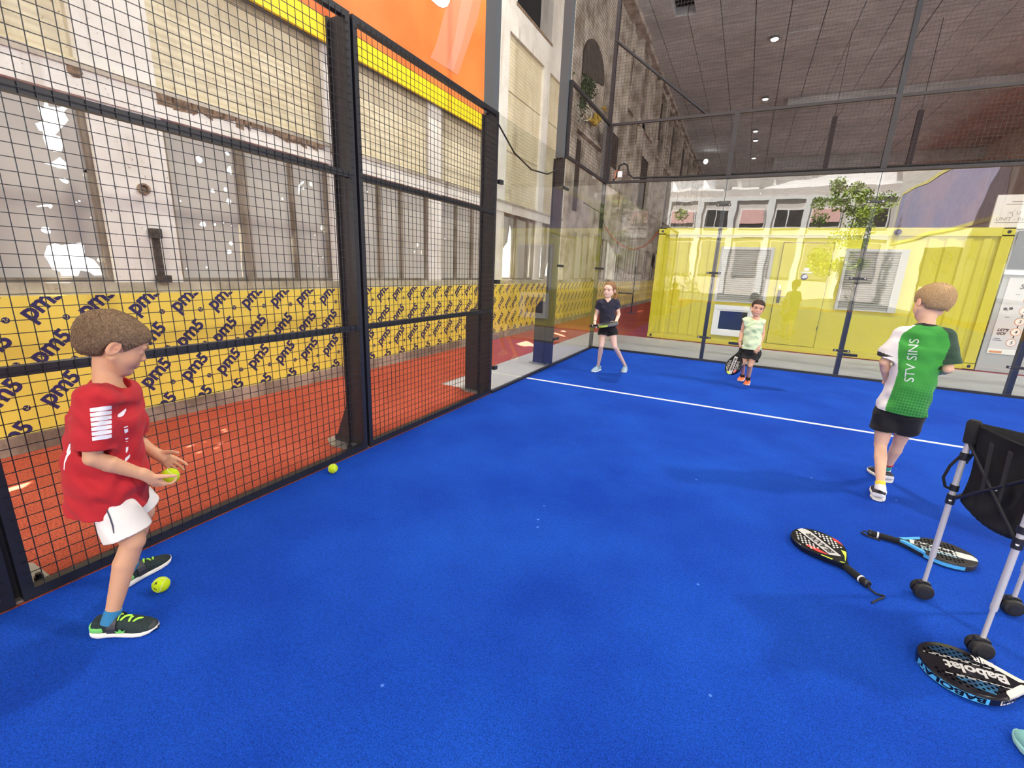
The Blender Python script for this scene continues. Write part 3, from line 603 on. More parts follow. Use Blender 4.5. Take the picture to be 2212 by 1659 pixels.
# ------------------------------------------------------------------ yellow hoarding with repeated print
hd = empty('hoarding_banner', (WX + .06, 0, .13), 'long yellow hoarding printed with navy pm5 and balls along the wall foot', 'banner')
HX = WX + .065
MB().box(WX + .005, HX, -12, 22, .13, 1.12).build('banner_sheet', mat('banner_yellow', srgb(234, 210, 88), .55, var=.06, vscale=1.5, bump=.1, bscale=3), hd)
V, F = text_verts('pm', .172, 0, .0052, space=.96); V5, F5 = text_verts('5', .146, 0, .0055)
_x = max(a for a, b_ in V) + .004 - min(a for a, b_ in V5); F = F + [tuple(i + len(V) for i in f) for f in F5]; V = V + [(a + _x, b_) for a, b_ in V5]
Vn = np.array(V); ca, sa = math.cos(R(42)), math.sin(R(42))
minx = Vn[:, 0].min(); 
bm = bmesh.new()
def _clip(bm, co, no):
    bmesh.ops.bisect_plane(bm, geom=bm.verts[:] + bm.edges[:] + bm.faces[:], plane_co=co, plane_no=no, clear_outer=True)
me_t = bpy.data.meshes.new('t'); vs = []; fs = []
# row offsets per photo: p stem foot at Y=-7.16+.32k, z=.91-.32j
def glyph(y, z):
    # p stem foot is the lowest point of the glyph near minx
    foot = (minx, Vn[Vn[:, 0] < minx + .03][:, 1].min())
    L = Vn - np.array(foot); return np.stack([y + L[:, 0] * ca - L[:, 1] * sa, z + L[:, 0] * sa + L[:, 1] * ca], 1)
lo, hi = .133, 1.117
for k in range(-16, 92):
    for j in range(-1, 4):
        P2 = glyph(-7.16 + .32 * k, .91 - .32 * j)
        if P2[:, 1].max() < lo or P2[:, 1].min() > hi or P2[:, 0].min() < -12 or P2[:, 0].max() > 22: continue
        b0 = len(vs); vs += [(HX + .001, a, c) for a, c in P2]; fs += [tuple(b0 + i for i in reversed(f)) for f in F]
me_t.from_pydata(vs, [], fs); bm.from_mesh(me_t); _clip(bm, (0, 0, hi), (0, 0, 1)); _clip(bm, (0, 0, lo), (0, 0, -1)); bm.to_mesh(me_t); bm.free()
me_t.materials.append(M['navy']); link('lettering', me_t, hd)
bb = MB(); bs = MB()
for k in range(-16, 92):
    for j in range(0, 3):
        y, z = -7.32 + .32 * k, .96 - .32 * j
        bb.lathe((HX, y, z), (1, 0, 0), [(0, .022), (.0012, .022)], 14)
        bs.add([(HX + .0018, y + a, z + c) for a, c in ((-.017, .004), (-.007, .004), (-.002, -.01), (.006, -.012), (.012, .012), (.009, .016), (.003, -.006), (0, -.004), (-.005, .009), (-.014, .01))], [tuple(range(9, -1, -1))])
bb.build('ball_print', M['navy'], hd); bs.build('ball_seam_print', mat('banner_seam', srgb(205, 190, 110), .6), hd)
# ------------------------------------------------------------------ orange banner high on the wall
ob = empty('hanging_banner', (WX + .1, -4, 3.85), 'large orange banner with bright yellow border hung high on the left wall', 'banner')
OX = WX + .07
MB().box(OX - .03, OX, -9.5, -.61, 3.82, 8.2).build('banner_sheet', mat('banner_orange', srgb(226, 112, 48), .5, col2=srgb(232, 134, 66), vscale=1.1, bump=.15, bscale=1.5), ob)
MB().box(OX - .032, OX + .003, -9.5, -.58, 3.80, 4.04).box(OX - .032, OX + .003, -.63, -.58, 4.04, 8.2).build('border', mat('banner_border_yellow', srgb(250, 216, 30), .5), ob)
MB().box(OX, OX + .004, -9.5, -4.33, 4.22, 8.0).build('pale_field', mat('banner_pale', srgb(232, 230, 224), .5), ob)
def px_x(pts, X):
    out = []
    for px, py in pts:
        v = CM @ np.array([(px - 1106) / FOC, -(py - 829.5) / FOC, -1.]); t = (X - CAM[0]) / v[0]; p = CAM + t * v; out.append((X, p[1], p[2]))
    return out
q = lambda L: [(700 + a / 5.53, b_ / 5.53) for a, b_ in L]
tongue = px_x(q([(1270, -10), (1330, 45), (1370, 78), (1420, 95), (1470, 80), (1500, 30), (1510, -10), (1560, -150), (1300, -160)]), OX + .004)
MB().prism(tongue, (-.003, 0, 0)).build('white_shape', mat('banner_pale2', srgb(232, 230, 224), .5), ob)
for i, (pp, cc) in enumerate(((q([(1450, 110), (1540, -10), (1880, -10), (1840, 200), (1600, 900), (1500, 840), (1270, 690), (1340, 520)]), srgb(222, 138, 102)), (q([(1640, -10), (1780, -10), (1640, 560), (1540, 850), (1470, 810), (1560, 480)]), srgb(224, 150, 122)))):
    MB().prism(px_x(pp, OX + .002 + .001 * i), (-.0015, 0, 0)).build('pale_streak', mat('banner_streak%d' % i, cc, .5), ob)
# ------------------------------------------------------------------ wall fittings
wh = empty('valve_wheel', (WX + .16, 4.08, 5.52), 'cream spoked hand wheel high on the grimy wall', 'wheel')
m = MB(); rw_ = .2; c0 = Vector((WX + .16, 4.08, 5.52)); n_ = Vector((.75, -.62, .2)).normalized(); u_ = n_.orthogonal().normalized(); v_ = n_.cross(u_)
WC = mat('cream_paint', srgb(205, 198, 178), .6)
m.tube([c0 + (u_ * math.cos(t) + v_ * math.sin(t)) * rw_ for t in [2 * PI * i / 28 for i in range(29)]], .016, 8, cap=False); m.build('rim', WC, wh, smooth=True)
for i in range(6):
    t = 2 * PI * i / 6 + .3; MB().tube([c0, c0 + (u_ * math.cos(t) + v_ * math.sin(t)) * rw_], .011, 6).build('spoke', WC, wh)
MB().lathe(c0 - n_ * .03, n_, [(0, .04), (.06, .04), (.07, .025)], 12).build('hub', WC, wh, smooth=True)
MB().tube([c0 - n_ * .03, Vector((WX, 4.2, 5.45))], .025, 8).build('stem', M['raw'], wh)
YV = mat('yellow_valve', srgb(196, 164, 44), .6, var=.3, vscale=10)
v = empty('pipe_valve', (WX + .15, 5.1, 5.6), 'yellow painted pipe valves beside the hand wheel', 'valve')
MB().tube([(WX + .1, 4.5, 5.5), (WX + .15, 4.8, 5.52), (WX + .15, 5.3, 5.66)], .05, 10).lathe((WX + .15, 4.95, 5.45), (0, 0, 1), [(0, .09), (.12, .1), (.16, .06), (.3, .05)], 12).lathe((WX + .15, 5.3, 5.65), (0, 0, 1), [(0, .08), (.2, .08)], 12).build('valve_body', YV, v, smooth=True)
MB().tube([(WX + .15, 5.55, 6.05), (WX + .15, 5.75, 6.15), (WX + .15, 5.95, 6.1)], .03, 8).build('lever', YV, v)
ex = MB()
y0 = 6.0
sgn = empty('wall_box', (WX + .1, 5.9, 5.3), 'small dark plate with pale lettering near the corner post top', 'box')
MB().box(WX + .18, WX + .24, 5.75, 6.05, 5.1, 5.6).build('plate', M['black_b'], sgn)
for k in range(3): MB().lathe((WX + .24, 5.9, 5.2 + .13 * k), (1, 0, 0), [(0, .05), (.02, .04)], 14).build('dial', [WC, mat('red_dial', srgb(170, 90, 50), .6), WC][k], sgn)
# arched mouth, dark grey with random tone
a_ = [(WX + .01, 3.98, 6.4)] + [(WX + .01, 4.93 - .95 * math.cos(t), 6.75 + .72 * math.sin(t)) for t in [PI * i / 14 for i in range(15)]] + [(WX + .01, 5.88, 6.75)]
tag(MB().prism(a_, (.04, 0, 0)).build('wall_arch', mat('dark_grey_arch', srgb(84, 76, 70), .9, var=.3, vscale=5)), 'dark grey arched recess above the hand wheel', 'arch', kind='structure')
# climbing plant
pl = empty('climbing_plant', (WX + .1, 3.9, 6.0), 'dark green creeper growing out of the wall above the wheel', 'plant')
rnd = random.Random(11); lf = MB(); LG = mat('ivy_green', srgb(72, 96, 54), .6, var=.5, vscale=6)
for i in range(900):
    t = rnd.random(); c = Vector((WX + .05 + rnd.uniform(0, .2), 3.72 + .75 * t + rnd.gauss(0, .13), 6.4 - .85 * (1 - t) * rnd.random() - .35 * abs(rnd.gauss(0, .5))))
    s_ = rnd.uniform(.03, .06); d1 = Vector([rnd.gauss(0, 1) for _ in range(3)]).normalized() * s_; d2 = d1.cross(Vector([rnd.gauss(0, 1) for _ in range(3)])).normalized() * s_ * .6
    lf.add([c, c + d1 * .5 + d2, c + d1 * 1.4, c + d1 * .5 - d2], [(0, 1, 2, 3)])
tag(lf.build('foliage', LG, pl), kind='stuff')
MB().tube([(WX + .02, 4.3, 6.2), (WX + .15, 4.1, 6.1), (WX + .2, 3.9, 5.8)], .012, 6).tube([(WX + .02, 4.3, 6.2), (WX + .2, 4.3, 6.3), (WX + .3, 4.2, 6.1)], .01, 6).build('stem', M['raw'], pl)
# cable trailing down the wall
tag(MB().tube([(WX + .05, 3.3, 9.4), (WX + .06, 3.45, 8.4), (WX + .06, 3.75, 7.6), (WX + .06, 3.85, 7.1), (WX + .06, 3.8, 6.6), (WX + .06, 3.6, 6.2), (WX + .06, 3.4, 5.6)], .018, 6).build('wall_cable', M['rubber'], smooth=True), 'dark cable running down the wall past the arch', 'cable')
# ladder
ld = empty('wall_ladder', (WX + .3, 15.2, 6), 'pale steel ladder fixed high on the far left wall', 'ladder')
LM = mat('ladder_pale', srgb(186, 178, 166), .6)
MB().box(WX + .3, WX + .35, 14.55, 14.6, 5.6, 9.1).box(WX + .3, WX + .35, 15.05, 15.1, 5.6, 9.1).build('rail', LM, ld)
r1 = MB()
for i in range(16): r1.box(WX + .31, WX + .34, 14.6, 15.05, 5.75 + i * .21, 5.78 + i * .21)
r1.build('rung', LM, ld)
# lit flood lamp far down the wall
fl = empty('wall_lamp', (WX + .9, 27, 9.0), 'glaring white lamp far down the left wall', 'lamp')
MB().box(WX, WX + .9, 26.95, 27.05, 9.1, 9.16).build('arm', M['grey_steel'], fl)
MB().lathe((WX + .95, 27, 9.05), (.5, -.8, -.2), [(-.1, .1), (0, .17), (.02, .17)], 16).build('housing', M['grey_steel'], fl)
MB().lathe((WX + .96, 26.97, 9.045), (.5, -.8, -.2), [(0, .15), (.012, .14)], 16).build('bulb', mat('lamp_glow', (1, 1, .98), .5, emit=25), fl)
# ceiling lights
CG = mat('ceiling_lamp_glow', (1, .97, .9), .5, emit=4)
for _n, (px, py) in enumerate(((1673, 87), (1653, 216), (1632, 285), (1632, 305), (1628, 343))):
    v = CM @ np.array([(px - 1106) / FOC, -(py - 829.5) / FOC, -1.]); t = (9.5 - CAM[2]) / v[2]; p = CAM + t * v
    e = empty('ceiling_light', (p[0], p[1], 9.5), 'small glowing ceiling lamp, %s of the receding row' % ('nearest', 'second nearest', 'third from the front', 'second farthest', 'farthest')[_n], 'lamp', 'small lamps in a row along the ceiling')
    MB().lathe((p[0], p[1], 9.6), (0, 0, -1), [(0, .14), (.07, .14)], 14).build('housing', M['grey_steel'], e)
    MB().lathe((p[0], p[1], 9.53), (0, 0, -1), [(0, .13), (.03, .1)], 14).build('bulb', CG, e)
# hose loop and notice behind the girl
tag(MB().tube([(-1.4, 5, 2.75), (-1.15, 5, 2.45), (-.85, 5, 2.22), (-.5, 5, 2.12), (-.2, 5, 2.22), (.0, 5, 2.42), (.12, 5, 2.6)], .02, 8).build('red_hose', mat('red_hose', srgb(150, 74, 52), .6), smooth=True), 'red brown hose hanging in a loop behind the corner glass', 'hose')
tag(MB().tube([(-1.4, 5, 2.75), (-1.5, 4.9, 3.1), (-2.05, 4.8, 3.4)], .012, 6).tube([(.12, 5, 2.6), (.3, 5, 2.9), (.7, 4.86, 3.4)], .012, 6).build('hose_tie', M['rubber']), 'dark ties holding up the red brown hose', 'tie')
tag(MB().box(WX + .26, WX + .29, 16.2, 17.1, 1.85, 2.5).build('notice_board', mat('pale_notice', srgb(200, 196, 188), .6)), 'pale notice board on the far wall left of the container', 'notice')
# black pole stand
sp_ = empty('pole_stand', (-1.19, 8.8, 0), 'thin black pole with a side arm standing on the red floor behind the girl', 'stand')
MB().tube([(-1.19, 8.8, .01), (-1.19, 8.8, 1.72)], .022, 8).build('pole', M['black'], sp_)
MB().tube([(-1.19, 8.8, .72), (-1.75, 8.8, .72)], .03, 8).build('arm', M['black'], sp_)
MB().lathe((-1.19, 8.8, 0), (0, 0, 1), [(0, .16), (.015, .16), (.02, .03)], 16).build('base', M['black'], sp_)
# far left windows with bright gaps
for n, (y0, y1) in enumerate(((4.4, 6.2), (6.7, 8.1), (8.6, 9.5), (9.9, 11), (11.6, 13.2), (13.7, 15), (15.4, 16.9))):
    e = MB().box(WX + .002, WX + .03, y0, y1, 1.25, 2.5).build('window_%d' % (10 + n), M['film']); tag(e, kind='structure')
    g = MB()
    for k in range(4): g.box(WX + .03, WX + .06, y0 + (y1 - y0) * k / 3 - .03, y0 + (y1 - y0) * k / 3 + .03, 1.22, 2.55)
    g.build('window_frame', M['frame_wood'], e)
# ------------------------------------------------------------------ the street behind the camera (mirrored in the glass)
fa = empty('street_building', (2, -38, 0), 'pale sunlit building across the street, mirrored in the back glass', 'building')
FY = -38.0
FW = mat('facade_grey', srgb(214, 206, 200), .8, var=.06, vscale=2); FL = mat('facade_light', srgb(240, 240, 240), .8); PK = mat('pink_blind', srgb(236, 190, 184), .8); DW = mat('facade_window', srgb(70, 68, 66), .2); WH = mat('facade_white', srgb(250, 250, 250), .8)
m = MB(); m.box(-9, 12.0, FY - 7, FY, -.06, 9.0).build('wall', FW, fa)
MB().box(-9, 12.0, FY, FY + .14, 8.05, 8.3).box(-9, 12, FY, FY + .12, 4.9, 5.15).build('cornice', FL, fa)
ps_ = MB()
for x_ in (-5.0, -2.2, .55, 3.55, 6.1, 9.2): ps_.box(x_ - .22, x_ + .22, FY, FY + .14, 0, 8.05)
ps_.build('pilaster', FL, fa)
for i, x_ in enumerate((-4.6, -1.7, 1.15, 3.95, 6.5, 9.6)):
    fr_ = MB().box(x_ - .05, x_ + 2.05, FY, FY + .1, 5.75, 7.35).build('window', FL, fa)
    if i in (2, 4, 0): MB().box(x_ + .05, x_ + 1.95, FY + .1, FY + .16, 6.15, 7.25).build('blind', PK, fr_); MB().box(x_ + .05, x_ + 1.95, FY + .1, FY + .12, 5.85, 6.15).build('glass_pane', DW, fr_)
    else: MB().box(x_ + .05, x_ + .85, FY + .1, FY + .12, 5.85, 7.25).box(x_ + .95, x_ + 1.95, FY + .1, FY + .12, 5.85, 7.25).build('glass_pane', DW, fr_)
    MB().box(x_ + .05, x_ + 1.95, FY + .02, FY + .1, 1.6, 4.6).build('window', mat('lower_window', srgb(150, 144, 140), .4), fa)
# balconies of the tall block behind
tb = empty('street_building', (4, -47, 0), 'tall white block of balconies above the pale building, mirrored in the glass', 'building')
MB().box(-14, 16, -55, -47.4, -.06, 30).build('wall', mat('block_grey', srgb(212, 208, 202), .8), tb)
rnd = random.Random(4)
for k in range(4):
    z = 9.4 + k * 2.9
    bk = MB()
    for j in range(9): bk.box(-13 + j * 3.2, -13 + j * 3.2 + 2.5, -47.4, -46.3, z, z + 1.15)
    bk.build('balcony', WH, tb)
MB().box(-14, -2, -47.4, -47.2, 9, 30).build('white_wing', WH, tb)
cn = MB().prism([(1.8, -39, 9.02), (11.8, -39, 9.02), (11.8, -39, 10.6), (9.0, -39, 10.4)], (0, -.6, 0)).build('awning', WH, fa)
# trees
def tree(x, y, h, r, label, seed, n=5200, low=.25):
    t = empty('street_tree', (x, y, 0), label, 'tree'); rr = random.Random(seed)
    MB().tube([(x, y, -.06), (x + .1, y, h * .35), (x, y + .1, h * .7)], [.16, .12, .05], 8).build('trunk', M['raw'], t, smooth=True)
    cl = [(Vector((x + rr.gauss(0, r * .5), y + rr.gauss(0, r * .4), h * (low + (1 - low) * rr.random() ** .8))), rr.uniform(.35, .8) * r * .55) for _ in range(26)]
    m = MB()
    for i in range(n):
        c, q_ = cl[rr.randrange(len(cl))]; d_ = Vector([rr.gauss(0, 1) for _ in range(3)]).normalized() * q_ * rr.random() ** .4; p = c + d_
        s_ = rr.uniform(.07, .15); a = Vector([rr.gauss(0, 1) for _ in range(3)]).normalized() * s_; b_ = a.cross(Vector([rr.gauss(0, 1) for _ in range(3)])).normalized() * s_ * .6
        m.add([p, p + a * .5 + b_, p + a * 1.4, p + a * .5 - b_], [(0, 1, 2, 3)])
    tag(m.build('foliage', mat('leaves%d' % seed, srgb(176, 196, 74), .6, col2=srgb(96, 130, 44), vscale=.9), t), kind='stuff')
tree(8.7, -33, 8.2, 2.2, 'sunlit yellow green tree before the pale building, mirrored in the back glass', 7)
tree(-8.5, -22, 6.2, 2.2, 'green tree outside the hall at the far left corner', 9)
tree(-6.5, -33, 8.5, 2.6, 'large green tree left of the pale building', 10)
# white notice panels at the hall mouth, mirrored over the container
pb_ = empty('white_sign', (10.5, -20, 1.4), 'white panel with ring logo and pm5 lettering, mirrored over the container', 'sign')
MB().box(9.85, 11.15, -20.05, -20, 1.42, 3.25).build('board', mat('panel_white', srgb(240, 240, 225), .6), pb_)
MB().box(9.9, 9.98, -20.06, -20.05, .0, 3.2).box(11.02, 11.1, -20.06, -20.05, 0, 3.2).build('leg', M['galv'], pb_)
OL = mat('olive_print', srgb(150, 150, 70), .6)
flat_text('lettering', 'pm5', (10.85, -19.998, 2.05), .34, OL, pb_, u=(-1, 0, 0))
tt = [2 * PI * i / 32 for i in range(33)]
MB().tube([(10.5 + .36 * math.cos(t), -19.995, 2.75 + .36 * math.sin(t)) for t in tt], .02, 6, cap=False).tube([(10.5 + .14 * math.cos(t), -19.995, 2.75 + .14 * math.sin(t)) for t in tt[:26]], .02, 6).build('ring_logo', OL, pb_)
for (xa, xb_, za, zb) in ((11.35, 12.1, 2.75, 3.9), (12.25, 12.85, 2.6, 3.9)):
    tag(MB().box(xa, xb_, -20.1, -20.05, za, zb).box(xa + .05, xa + .1, -20.14, -20.1, 0, zb).box(xb_ - .1, xb_ - .05, -20.14, -20.1, 0, zb).build('white_sign', mat('panel_white', srgb(240, 240, 225), .6)), 'plain white panel on legs at the hall mouth, %s' % ('next to the ring logo panel' if xa < 12 else 'rightmost of the three'), 'sign')
# ------------------------------------------------------------------ sculpting: smooth signed distance shapes -> one continuous mesh
A3 = lambda p: np.array(p, dtype=np.float64)
def unit(v): v = A3(v); return v / np.linalg.norm(v)
class Cone:
    def __init__(s, a, b, ra, rb): s.a, s.b, s.ra, s.rb = A3(a), A3(b), ra, rb; s.lo = np.minimum(s.a - ra, s.b - rb); s.hi = np.maximum(s.a + ra, s.b + rb); r = max(ra, rb); s.lo = np.minimum(s.a, s.b) - r; s.hi = np.maximum(s.a, s.b) + r
    def d(s, P):
        ab = s.b - s.a; h = np.clip(((P - s.a) @ ab) / (ab @ ab + 1e-12), 0, 1); q = P - s.a - h[:, None] * ab
        return np.sqrt((q * q).sum(1)) - (s.ra + (s.rb - s.ra) * h)
class Ell:
    def __init__(s, c, r, rot=None): s.c, s.r = A3(c), A3(r); s.R = np.eye(3) if rot is None else A3(rot); m = s.r.max(); s.lo, s.hi = s.c - m, s.c + m
    def d(s, P):
        q = (P - s.c) @ s.R; k0 = np.sqrt(((q / s.r) ** 2).sum(1)); k1 = np.sqrt(((q / s.r ** 2) ** 2).sum(1)) + 1e-9; return k0 * (k0 - 1) / k1
class Plane:
    """negative on the side the normal points away from"""
    def __init__(s, p, n): s.p, s.n = A3(p), unit(n); s.lo = s.hi = None
    def d(s, P): return (P - s.p) @ s.n
class ECone:
    """cone with elliptical section: width along axis u is scaled by kx"""
    def __init__(s, a, b, ra, rb, u, kx):
        s.a, s.b, s.ra, s.rb, s.u, s.kx = A3(a), A3(b), ra, rb, unit(u), kx; r = max(ra, rb) * max(1, kx); s.lo = np.minimum(s.a, s.b) - r; s.hi = np.maximum(s.a, s.b) + r
    def d(s, P):
        ab = s.b - s.a; h = np.clip(((P - s.a) @ ab) / (ab @ ab), 0, 1); q = P - s.a - h[:, None] * ab; x = q @ s.u; q = q - x[:, None] * s.u + (x / s.kx)[:, None] * s.u
        return (np.sqrt((q * q).sum(1)) - (s.ra + (s.rb - s.ra) * h)) * min(1, s.kx) ** .5
def evalops(ops, P):
    D = np.full(len(P), 1e3)
    for op, fn, k in ops:
        if op == 'n': D = D + fn(P); continue
        e = fn.d(P)
        if op == 'u':
            if k > 0: h = np.clip(.5 + .5 * (e - D) / k, 0, 1); D = e * (1 - h) + D * h - k * h * (1 - h)
            else: D = np.minimum(D, e)
        else:
            if op == 's': e = -e
            if k > 0: h = np.clip(.5 - .5 * (e - D) / k, 0, 1); D = e * (1 - h) + D * h + k * h * (1 - h)
            else: D = np.maximum(D, e)
    return D
def sculpt(ops, h):
    prim = [o[1] for o in ops if o[0] == 'u']
    lo = np.min([p.lo for p in prim], 0) - 4 * h; hi = np.max([p.hi for p in prim], 0) + 4 * h
    B = 6; H = h * B; n = np.ceil((hi - lo) / H).astype(int) + 1
    ax = [lo[i] + H * (np.arange(n[i]) + .5) for i in range(3)]
    G = np.stack(np.meshgrid(*ax, indexing='ij'), -1).reshape(-1, 3)
    C = evalops(ops, G).reshape(n)
    V = np.repeat(np.repeat(np.repeat(C, B, 0), B, 1), B, 2).astype(np.float32)
    act = np.argwhere(np.abs(C) < H * 1.35 + .01)
    off = np.stack(np.meshgrid(*[np.arange(B)] * 3, indexing='ij'), -1).reshape(-1, 3)
    for i in range(0, len(act), 1500):
        idx = (act[i:i + 1500, None, :] * B + off[None]).reshape(-1, 3)
        V[idx[:, 0], idx[:, 1], idx[:, 2]] = evalops(ops, lo + h * (idx + .5))
    S_ = V < 0; nx, ny, nz = V.shape
    cnt = np.zeros((nx - 1, ny - 1, nz - 1), np.uint8)
    for dx in (0, 1):
        for dy in (0, 1):
            for dz in (0, 1): cnt += S_[dx:nx - 1 + dx, dy:ny - 1 + dy, dz:nz - 1 + dz]
    cells = np.argwhere((cnt > 0) & (cnt < 8)); vid = np.full(cnt.shape, -1, np.int32); vid[cells[:, 0], cells[:, 1], cells[:, 2]] = np.arange(len(cells))
    acc = np.zeros((len(cells), 3)); num = np.zeros(len(cells))
    cor = [(a, b, c) for a in (0, 1) for b in (0, 1) for c in (0, 1)]
    for i in range(8):
        for j in range(i + 1, 8):
            a, b = np.array(cor[i]), np.array(cor[j])
            if np.abs(a - b).sum() != 1: continue
            va = V[tuple((cells + a).T)].astype(float); vb = V[tuple((cells + b).T)].astype(float); m = (va < 0) != (vb < 0)
            t = np.where(m, va / np.where(m, va - vb, 1), 0); acc += np.where(m[:, None], a + t[:, None] * (b - a), 0); num += m
    pts = lo + h * (.5 + cells + acc / num[:, None])
    F = []
    for axis in range(3):
        sl0 = [slice(1, -1)] * 3; sl1 = [slice(1, -1)] * 3; sl0[axis] = slice(0, -1); sl1[axis] = slice(1, None)
        # interior edges only
        a = S_[tuple(slice(0, -1) if k == axis else slice(1, -1) for k in range(3))]; b = S_[tuple(slice(1, None) if k == axis else slice(1, -1) for k in range(3))]
        e = np.argwhere(a != b); sgn = a[tuple(e.T)]
        base = e.copy()
        for k in range(3):
            if k != axis: base[:, k] += 1
        u, w = [(1, 2), (2, 0), (0, 1)][axis]
        q = []
        for du, dw in ((-1, -1), (0, -1), (0, 0), (-1, 0)):
            c = base.copy(); c[:, u] += du; c[:, w] += dw; q.append(vid[tuple(c.T)])
        q = np.stack(q, 1); q[~sgn] = q[~sgn][:, ::-1]; F.append(q)
    F = np.concatenate(F); F = F[(F >= 0).all(1)]
    return pts, F
def sculpt_obj(name, ops, h, mats, parent, colfn=None, smooth=1):
    pts, F = sculpt(ops, h)
    me = bpy.data.meshes.new(name); me.vertices.add(len(pts)); me.vertices.foreach_set('co', pts.astype(np.float32).ravel())
    me.loops.add(len(F) * 4); me.loops.foreach_set('vertex_index', F.astype(np.int32).ravel()); me.polygons.add(len(F)); me.polygons.foreach_set('loop_start', np.arange(0, len(F) * 4, 4, dtype=np.int32)); me.polygons.foreach_set('loop_total', np.full(len(F), 4, np.int32))
    me.update(calc_edges=True); me.validate()
    if smooth:
        bm = bmesh.new(); bm.from_mesh(me)
        for _ in range(smooth): bmesh.ops.smooth_vert(bm, verts=bm.verts, factor=.5, use_axis_x=True, use_axis_y=True, use_axis_z=True)
        bm.to_mesh(me); bm.free()
    for m in (mats if isinstance(mats, list) else [mats]): me.materials.append(m)
    if colfn is not None:
        n = len(me.vertices); P = np.empty(n * 3, np.float32); me.vertices.foreach_get('co', P); c = colfn(P.reshape(-1, 3).astype(float))
        at = me.color_attributes.new('tint', 'FLOAT_COLOR', 'POINT'); at.data.foreach_set('color', np.concatenate([c, np.ones((n, 1))], 1).astype(np.float32).ravel())
    return link(name, me, parent, True)
def folds(f, a, dirs, seed=0):
    """gentle cloth folds as displacement of the distance field"""
    rr = np.random.RandomState(seed); ws = [(unit(A3(d_) + rr.normal(0, .25, 3)) * f * rr.uniform(.6, 1.5), rr.uniform(0, 6.28), rr.uniform(.5, 1)) for d_ in dirs for _ in range(3)]
    def fn(P):
        s = 0
        for w, ph, am in ws: s = s + am * np.sin(P @ w + ph + 1.6 * np.sin(P @ (w[[1, 2, 0]] * .7) + ph))
        return s * a / len(ws) * 2.2
    return fn
def vcol_mat(name, rough=.6, sss=0, bump=.0, bscale=300, sheen=0, noisy=0):
    m = bpy.data.materials.new(name); m.use_nodes = True; nt = m.node_tree; b = nt.nodes['Principled BSDF']; b.inputs['Roughness'].default_value = rough
    a = nt.nodes.new('ShaderNodeAttribute'); a.attribute_name = 'tint'; src = a.outputs['Color']
    if noisy:
        n = noise_node(nt, 14, 4); r = ramp_node(nt, n, [(.3, (1 - noisy,) * 3), (.7, (1 + noisy * .4,) * 3)]); src = mixc(nt, 1, src, r.outputs[0], 'MULTIPLY')
    nt.links.new(src, b.inputs['Base Color'])
    if sss: b.inputs['Subsurface Weight'].default_value = sss; b.inputs['Subsurface Radius'].default_value = (1, .4, .25); b.inputs['Subsurface Scale'].default_value = .008
    if sheen: b.inputs['Sheen Weight'].default_value = sheen
    if bump:
        n = noise_node(nt, bscale, 3); bu = nt.nodes.new('ShaderNodeBump'); bu.inputs['Strength'].default_value = bump; bu.inputs['Distance'].default_value = .002; nt.links.new(n, bu.inputs['Height']); nt.links.new(bu.outputs[0], b.inputs['Normal'])
    return m
M['skin'] = vcol_mat('skin', .55, sss=.12, bump=.1)
M['cloth'] = vcol_mat('knit_cloth', .85, bump=.25, bscale=900, sheen=.05)
M['eye_white'] = mat('eye_white', (.8, .78, .76), .25); M['iris'] = mat('iris', (.04, .05, .06), .15)
def at(px, py, B, s=0.0):
    """world point seen at a pixel, on the upright plane through B facing the camera, pushed s metres away"""
    B = A3(B); n = np.array([B[0] - CAM[0], B[1] - CAM[1], 0]); n /= np.linalg.norm(n)
    v = CM @ np.array([(px - 1106) / FOC, -(py - 829.5) / FOC, -1.]); t = (np.dot(B - CAM, n) + s) / np.dot(v, n); return CAM + v * t
def frame_from(fwd, up):
    f = unit(fwd); u = A3(up); u = unit(u - f * (u @ f)); l = np.cross(u, f); return np.stack([f, l, u], 1)   # columns: forward, left, up
